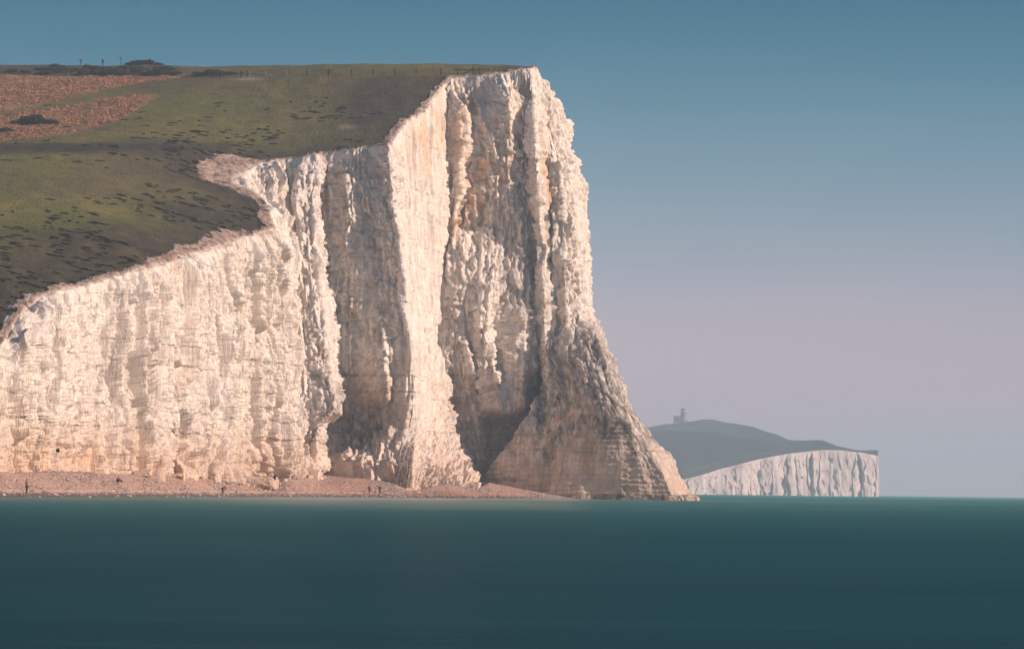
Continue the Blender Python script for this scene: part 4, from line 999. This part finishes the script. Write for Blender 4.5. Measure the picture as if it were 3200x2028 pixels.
def person(loc, rz, pose, label, top_m, leg_m, group=None, sc=1.0, hair=M_HAIR):
    J = POSES[pose]
    e_ = empty('person', loc, rz); e_.scale = (sc, sc, sc); tag(e_, label, 'person', group)
    V_, E_, R_ = [], [], []
    def add(p, r_, prev=None):
        V_.append(Vector(p)); R_.append(r_)
        if prev is not None: E_.append((prev, len(V_) - 1))
        return len(V_) - 1
    pel = add(J['pel'], (.14, .11)); mid = add((Vector(J['pel']) + Vector(J['che'])) / 2, (.13, .10), pel); che = add(J['che'], (.155, .11), mid); nek = add(J['nek'], .055, che)
    hd = Vector(J['hed']); h1 = add(hd - Vector((0, -.01, .03)), .085, nek); h2 = add(hd + Vector((0, 0, .08)), .08, h1)
    add(hd + Vector((0, -.105, .0)), .014, h1)      # nose
    cloth_t, cloth_l = [], []
    hands = []
    for sgn, sfx in ((-1, ''), (1, '2')):
        g_ = lambda k: Vector(J.get(k + sfx, J[k]))
        def mx(v): return Vector((v.x * sgn, v.y, v.z))
        a_ = add(mx(g_('sh')), .055, che); b2 = add(mx(g_('el')), .042, a_); c_ = add(mx(g_('wr')), .028, b2)
        dr = (mx(g_('wr')) - mx(g_('el'))).normalized(); side = Vector((0, 1, 0)).cross(dr).normalized(); fw = dr.cross(side)
        pm_ = add(V_[c_] + dr * .06, (.038, .02), c_)
        for k, (o_, ln) in enumerate(((-.03, .065), (-.01, .08), (.01, .075), (.03, .06))):
            f_ = add(V_[pm_] + dr * .045 + fw * o_, .009, pm_); add(V_[f_] + dr * ln * .8 + side * .02, .008, f_)
        th = add(V_[c_] + dr * .05 + fw * -.045, .011, c_); add(V_[th] + dr * .045 + side * .01, .009, th)
        hp = add(mx(g_('hip')), .09, pel); kn = add(mx(g_('kn')), .058, hp); an = add(mx(g_('an')), .038, kn)
        ft = add(V_[an] + Vector((0, -.13, -.045)), (.04, .03), an); add(V_[an] + Vector((0, .05, -.05)), .032, an)
        cloth_t.append([V_[che].copy(), V_[a_].copy(), V_[b2].copy(), V_[c_].copy()])
        cloth_l.append([V_[pel].copy(), V_[hp].copy(), V_[kn].copy(), V_[an].copy()])
        hands.append(an)
    link('body', skin_mesh('body', V_, E_, R_), M_SKIN, e_, True)
    # jacket
    v2 = [V_[pel] + (V_[che] - V_[pel]) * -.12, V_[mid], V_[che], V_[nek] * .75 + V_[che] * .25]; ed2 = [(0, 1), (1, 2), (2, 3)]; r2 = [(.185, .15), (.165, .135), (.18, .14), .075]
    for arm in cloth_t:
        k = len(v2); v2 += arm[1:4]; ed2 += [(2, k), (k, k + 1), (k + 1, k + 2)]; r2 += [.078, .06, .045]
    link('jacket', skin_mesh('jacket', v2, ed2, r2), top_m, e_, True)
    v2 = [V_[pel]]; ed2 = []; r2 = [(.165, .135)]
    for lg in cloth_l:
        k = len(v2); v2 += [lg[1], lg[2], lg[3] + Vector((0, 0, .03))]; ed2 += [(0, k), (k, k + 1), (k + 1, k + 2)]; r2 += [.108, .075, .062]
    link('trousers', skin_mesh('trousers', v2, ed2, r2), leg_m, e_, True)
    for an in hands:
        p = V_[an]; link('shoe', skin_mesh('shoe', [p + Vector((0, .04, -.045)), p + Vector((0, -.06, -.045)), p + Vector((0, -.17, -.055))], [(0, 1), (1, 2)], [.046, (.05, .042), (.045, .03)]), M_SHOE, e_, True)
    link('hair', skin_mesh('hair', [hd + Vector((0, .035, .0)), hd + Vector((0, .025, .08)), hd + Vector((0, -.02, .115))], [(0, 1), (1, 2)], [.085, .098, .075]), hair, e_, True)
    return e_
def beach_pt(px, py_feet, Yg):
    Ys = np.linspace(Yg - 60, Yg + 60, 481)
    best = None
    for Y_ in Ys:
        p = at(px, py_feet, Y_); z = drop(BV_B, p[0], p[1], 20)
        if z is not None and p[2] <= z: return Vector((p[0], p[1], z))
    p = at(px, py_feet, Yg); return Vector((p[0], p[1], drop(BV_B, p[0], p[1], 20) or p[2]))
person(beach_pt(83, 1543, 415), math.radians(75), 'stand', 'slim person in dark clothes standing side-on at the water\'s edge far left', M_BROWN, M_BLACK)
person(beach_pt(366, 1507, 475), math.radians(62), 'sit', 'person in grey top sitting on the shingle with knees drawn up', M_GREY, M_BLACK)
person(beach_pt(696, 1544, 530), math.radians(60), 'bend', 'person in navy jacket bending over at the waterline', M_NAVY, M_NAVY)
person(beach_pt(860, 1526, 575), math.radians(100), 'stand', 'brown clothed person standing beside the big chalk boulder', M_BROWN, M_BROWN, sc=1.0)
person(beach_pt(1154, 1545, 612), math.radians(20), 'walk', 'left one of two brown clothed walkers on the beach below the dark hollow', M_BROWN, M_BROWN)
person(beach_pt(1187, 1546, 615), math.radians(-10), 'stand', 'right one of two brown clothed people on the beach below the dark hollow', M_BROWN, M_BROWN)
def hill_person(px, *a, **k):
    Ys = np.linspace(700, 860, 321); best = None
    base_ = at(px, 209, 790); xs_ = at(px, 209, Ys)
    zz = height(xs_[:, 0], xs_[:, 1]); ang = (zz - EYE) / Ys; i = int(np.argmax(ang)); i = max(0, i - 4)
    x, y = xs_[i, 0], xs_[i, 1]; z = drop(BV_T, x, y) or zz[i]
    return person(Vector((x, y, z)), *a, **k)
hill_person(321, math.radians(10), 'stand', 'dark clothed walker on the skyline just left of the signpost', M_NAVY, M_NAVY)
hill_person(252, math.radians(5), 'arms', 'person on the skyline at far left holding arms up to the face', M_GREY, M_GREY)
p_ = hill_person(459, math.radians(0), 'walk', 'person on the skyline behind the gorse covered mound', M_GREY, M_GREY)
p_.location.y += 6; p_.location.z += .2

# ------------------------------------------------------------------ rocks on the beach
def rock(px, py, Yg, dims, seed, label, rz=0, group=None, name='boulder', m=None, sink=.35, cat='rock'):
    p = beach_pt(px, py, Yg)
    b = bmesh.new(); bmesh.ops.create_icosphere(b, subdivisions=5, radius=1)
    co = np.array([v.co for v in b.verts])
    sgn = np.sign(co) * np.abs(co) ** .55
    sgn /= np.maximum(np.abs(sgn).max(1, keepdims=True), .9)
    q = sgn * np.array(dims) / 2
    nn = co
    f1, f2, cd = worley(q[:, 0] * 1.1 + q[:, 1] * .9 + seed, q[:, 2] * 1.2 + seed, seed)
    dd_ = .16 * vn(q[:, 0] / 1.2 + seed, q[:, 1] / 1.2, q[:, 2] / .8, seed) + .08 * vn(q[:, 0] / .4, q[:, 1] / .4, q[:, 2] / .3, seed + 1) + .14 * sstep(0, .3, f2 - f1) - .1 + .16 * (cd - .5)
    q = q + nn * (dd_ * min(1.2, dims[2] / 1.4))[:, None]
    for v, c in zip(b.verts, q): v.co = c
    me = bpy.data.meshes.new(name); b.to_mesh(me); b.free()
    ca = me.color_attributes.new('mask', 'FLOAT_COLOR', 'POINT'); a = np.zeros((len(me.vertices), 4)); a[:, 0] = .5; a[:, 1] = .25; a[:, 3] = 1
    ca.data.foreach_set('color', a.astype(np.float32).ravel())
    o = link(name, me, M_CHALK, None, True); o.location = (p.x, p.y, p.z + dims[2] * (.5 - sink)); o.rotation_euler = (0, 0, rz)
    tag(o, label, cat, group); return o
rock(832, 1526, 575, (3.6, 3.2, 2.1), 3, 'big pale squarish chalk boulder lying at the foot of the cliff spur', -.2, sink=.12)
rock(800, 1515, 578, (5.6, 3.4, 1.9), 4, 'long layered chalk block just left of the big pale boulder', .1, sink=.3)
rock(785, 1500, 580, (5.0, 3.0, 2.4), 8, 'grey chalk block stacked against the cliff above the long layered block', .0, sink=.3)
rock(690, 1500, 560, (3.2, 2.6, 1.3), 5, 'rounded chalk block half buried at the toe of the blocky buttress', .5)
rock(735, 1508, 562, (2.6, 2.2, .9), 6, 'low pale chalk block at the tip of the buttress toe', .3)
rock(655, 1494, 555, (2.4, 2.0, .9), 12, 'small lumpy chalk block left of the buttress toe', 1.3)
rock(440, 1484, 500, (2.8, 2.2, .7), 7, 'small flat slab at the foot of the tall pale rib', .2)
rock(510, 1484, 512, (5.8, 2.6, .6), 9, 'long flat ledge of chalk lying along the cliff foot', .05, name='rock_slab')
rock(566, 1489, 520, (3.4, 2.0, .4), 10, 'thin flat slab reaching out onto the shingle', -.1, name='rock_slab')
rock(1277, 1530, 640, (1.6, 1.3, .6), 13, 'small bright chalk block at the foot of the bright buttress', .4)
rock(1305, 1539, 640, (.8, .7, .35), 14, 'tiny white stone lying apart on the shingle below the bright buttress', .4)
rock(2150, 1563, 690, (3.4, 4, 2.0), 15, 'wave washed rock at the seaward tip of the headland', .4, sink=.5)
rock(2105, 1565, 686, (3.6, 3, 1.8), 16, 'ribbed rock rising from the sea beside the headland tip', .1, sink=.5)
RB = [(612, 1492, .9), (634, 1496, .6), (667, 1499, .8), (708, 1506, .7), (722, 1504, 1.1), (758, 1514, .8), (772, 1518, .6), (871, 1516, .7), (886, 1504, .9), (925, 1497, .7), (968, 1494, .8), (1012, 1492, .6)]
for q_, (px, py, sz_) in enumerate(RB):
    near = px < 800
    rock(px, py, 560 if near else 600, (sz_ * 1.4, sz_ * 1.1, sz_ * .8), 40 + q_, 'small chalk rubble block at the cliff foot left of the big boulder' if near else 'small chalk rubble block at the cliff foot right of the big boulder', q_ * .7,
         'chalk rubble left of the big boulder' if near else 'chalk rubble right of the big boulder', sink=.25)
# loose cobbles on the shingle
r = np.random.RandomState(21)
ii = r.randint(30, B.shape[0] - 5, 26000); jj = r.randint(95, 199, 26000)
P0 = B[ii, jj]; ok = (P0[:, 2] > .05) & (vn(P0[:, 0] / 6, P0[:, 1] / 8, 0 * P0[:, 0], 401) > -.45 + .35 * (P0[:, 2] > .8))
P0 = P0[ok] + np.stack([r.uniform(-.3, .3, ok.sum()), r.uniform(-.5, .5, ok.sum()), np.zeros(ok.sum())], 1)
n = len(P0); sz = .05 + .13 * r.uniform(0, 1, n) ** 3 * 2.2
M_COB = mat_leaf('cobbles', (.12, .09, .085), (.40, .29, .25), (.62, .55, .50))
tri = []
cs = [np.array(v, float) for v in ((1, 0, 0), (0, 1, 0), (-1, 0, 0), (0, -1, 0))]; tp = np.array([0, 0, .8])
jit = r.uniform(.6, 1.3, (n, 1)); rot = r.uniform(0, 6.28, n)
for a_, c_ in zip(cs, cs[1:] + cs[:1]):
    V3 = []
    for v in (a_, c_, tp):
        x2 = v[0] * np.cos(rot) - v[1] * np.sin(rot); y2 = v[0] * np.sin(rot) + v[1] * np.cos(rot)
        V3.append(P0 + np.stack([x2 * sz * jit[:, 0], y2 * sz, v[2] * sz * .8 + 0 * x2], 1))
    tri.append(np.stack(V3, 1))
cob = link('cobbles', quads_mesh('cobbles', np.concatenate(tri), 3), M_COB)
tag(cob, 'loose pale and dark cobbles strewn over the shingle', 'pebbles', kind='stuff')
# hanging plant by the boulder
def small_shrub(px, py, Y_, w, h, label, seed):
    p = at(px, py, Y_); o = link('shrub', bush_mesh('shrub', w, w * .8, h, 700, seed), M_TUFT); o.location = p; tag(o, label, 'shrub'); return o
small_shrub(853, 1500, 566, .9, 1.1, 'dark straggly shrub on the chalk just above the big boulder', 31)
small_shrub(180, 1413, 459, .5, .5, 'tiny dark shrub low on the left cliff face', 32)

# ------------------------------------------------------------------ haze
b_ = MB(); b_.box((0, 3400, 59.5), (14400, 8400, 121)); hz_ = b_.build('haze', None)
mh = bpy.data.materials.new('haze_air'); mh.use_nodes = True; mh.node_tree.nodes.clear()
vo = mh.node_tree.nodes.new('ShaderNodeOutputMaterial'); vp = mh.node_tree.nodes.new('ShaderNodeVolumePrincipled')
vp.inputs['Color'].default_value = (.65, .82, 1.0, 1); vp.inputs['Density'].default_value = .00022; vp.inputs['Anisotropy'].default_value = 0
mh.node_tree.links.new(vp.outputs[0], vo.inputs['Volume'])
hz_.data.materials.append(mh); tag(hz_, 'thin blue sea haze over the bay', 'haze', kind='stuff')
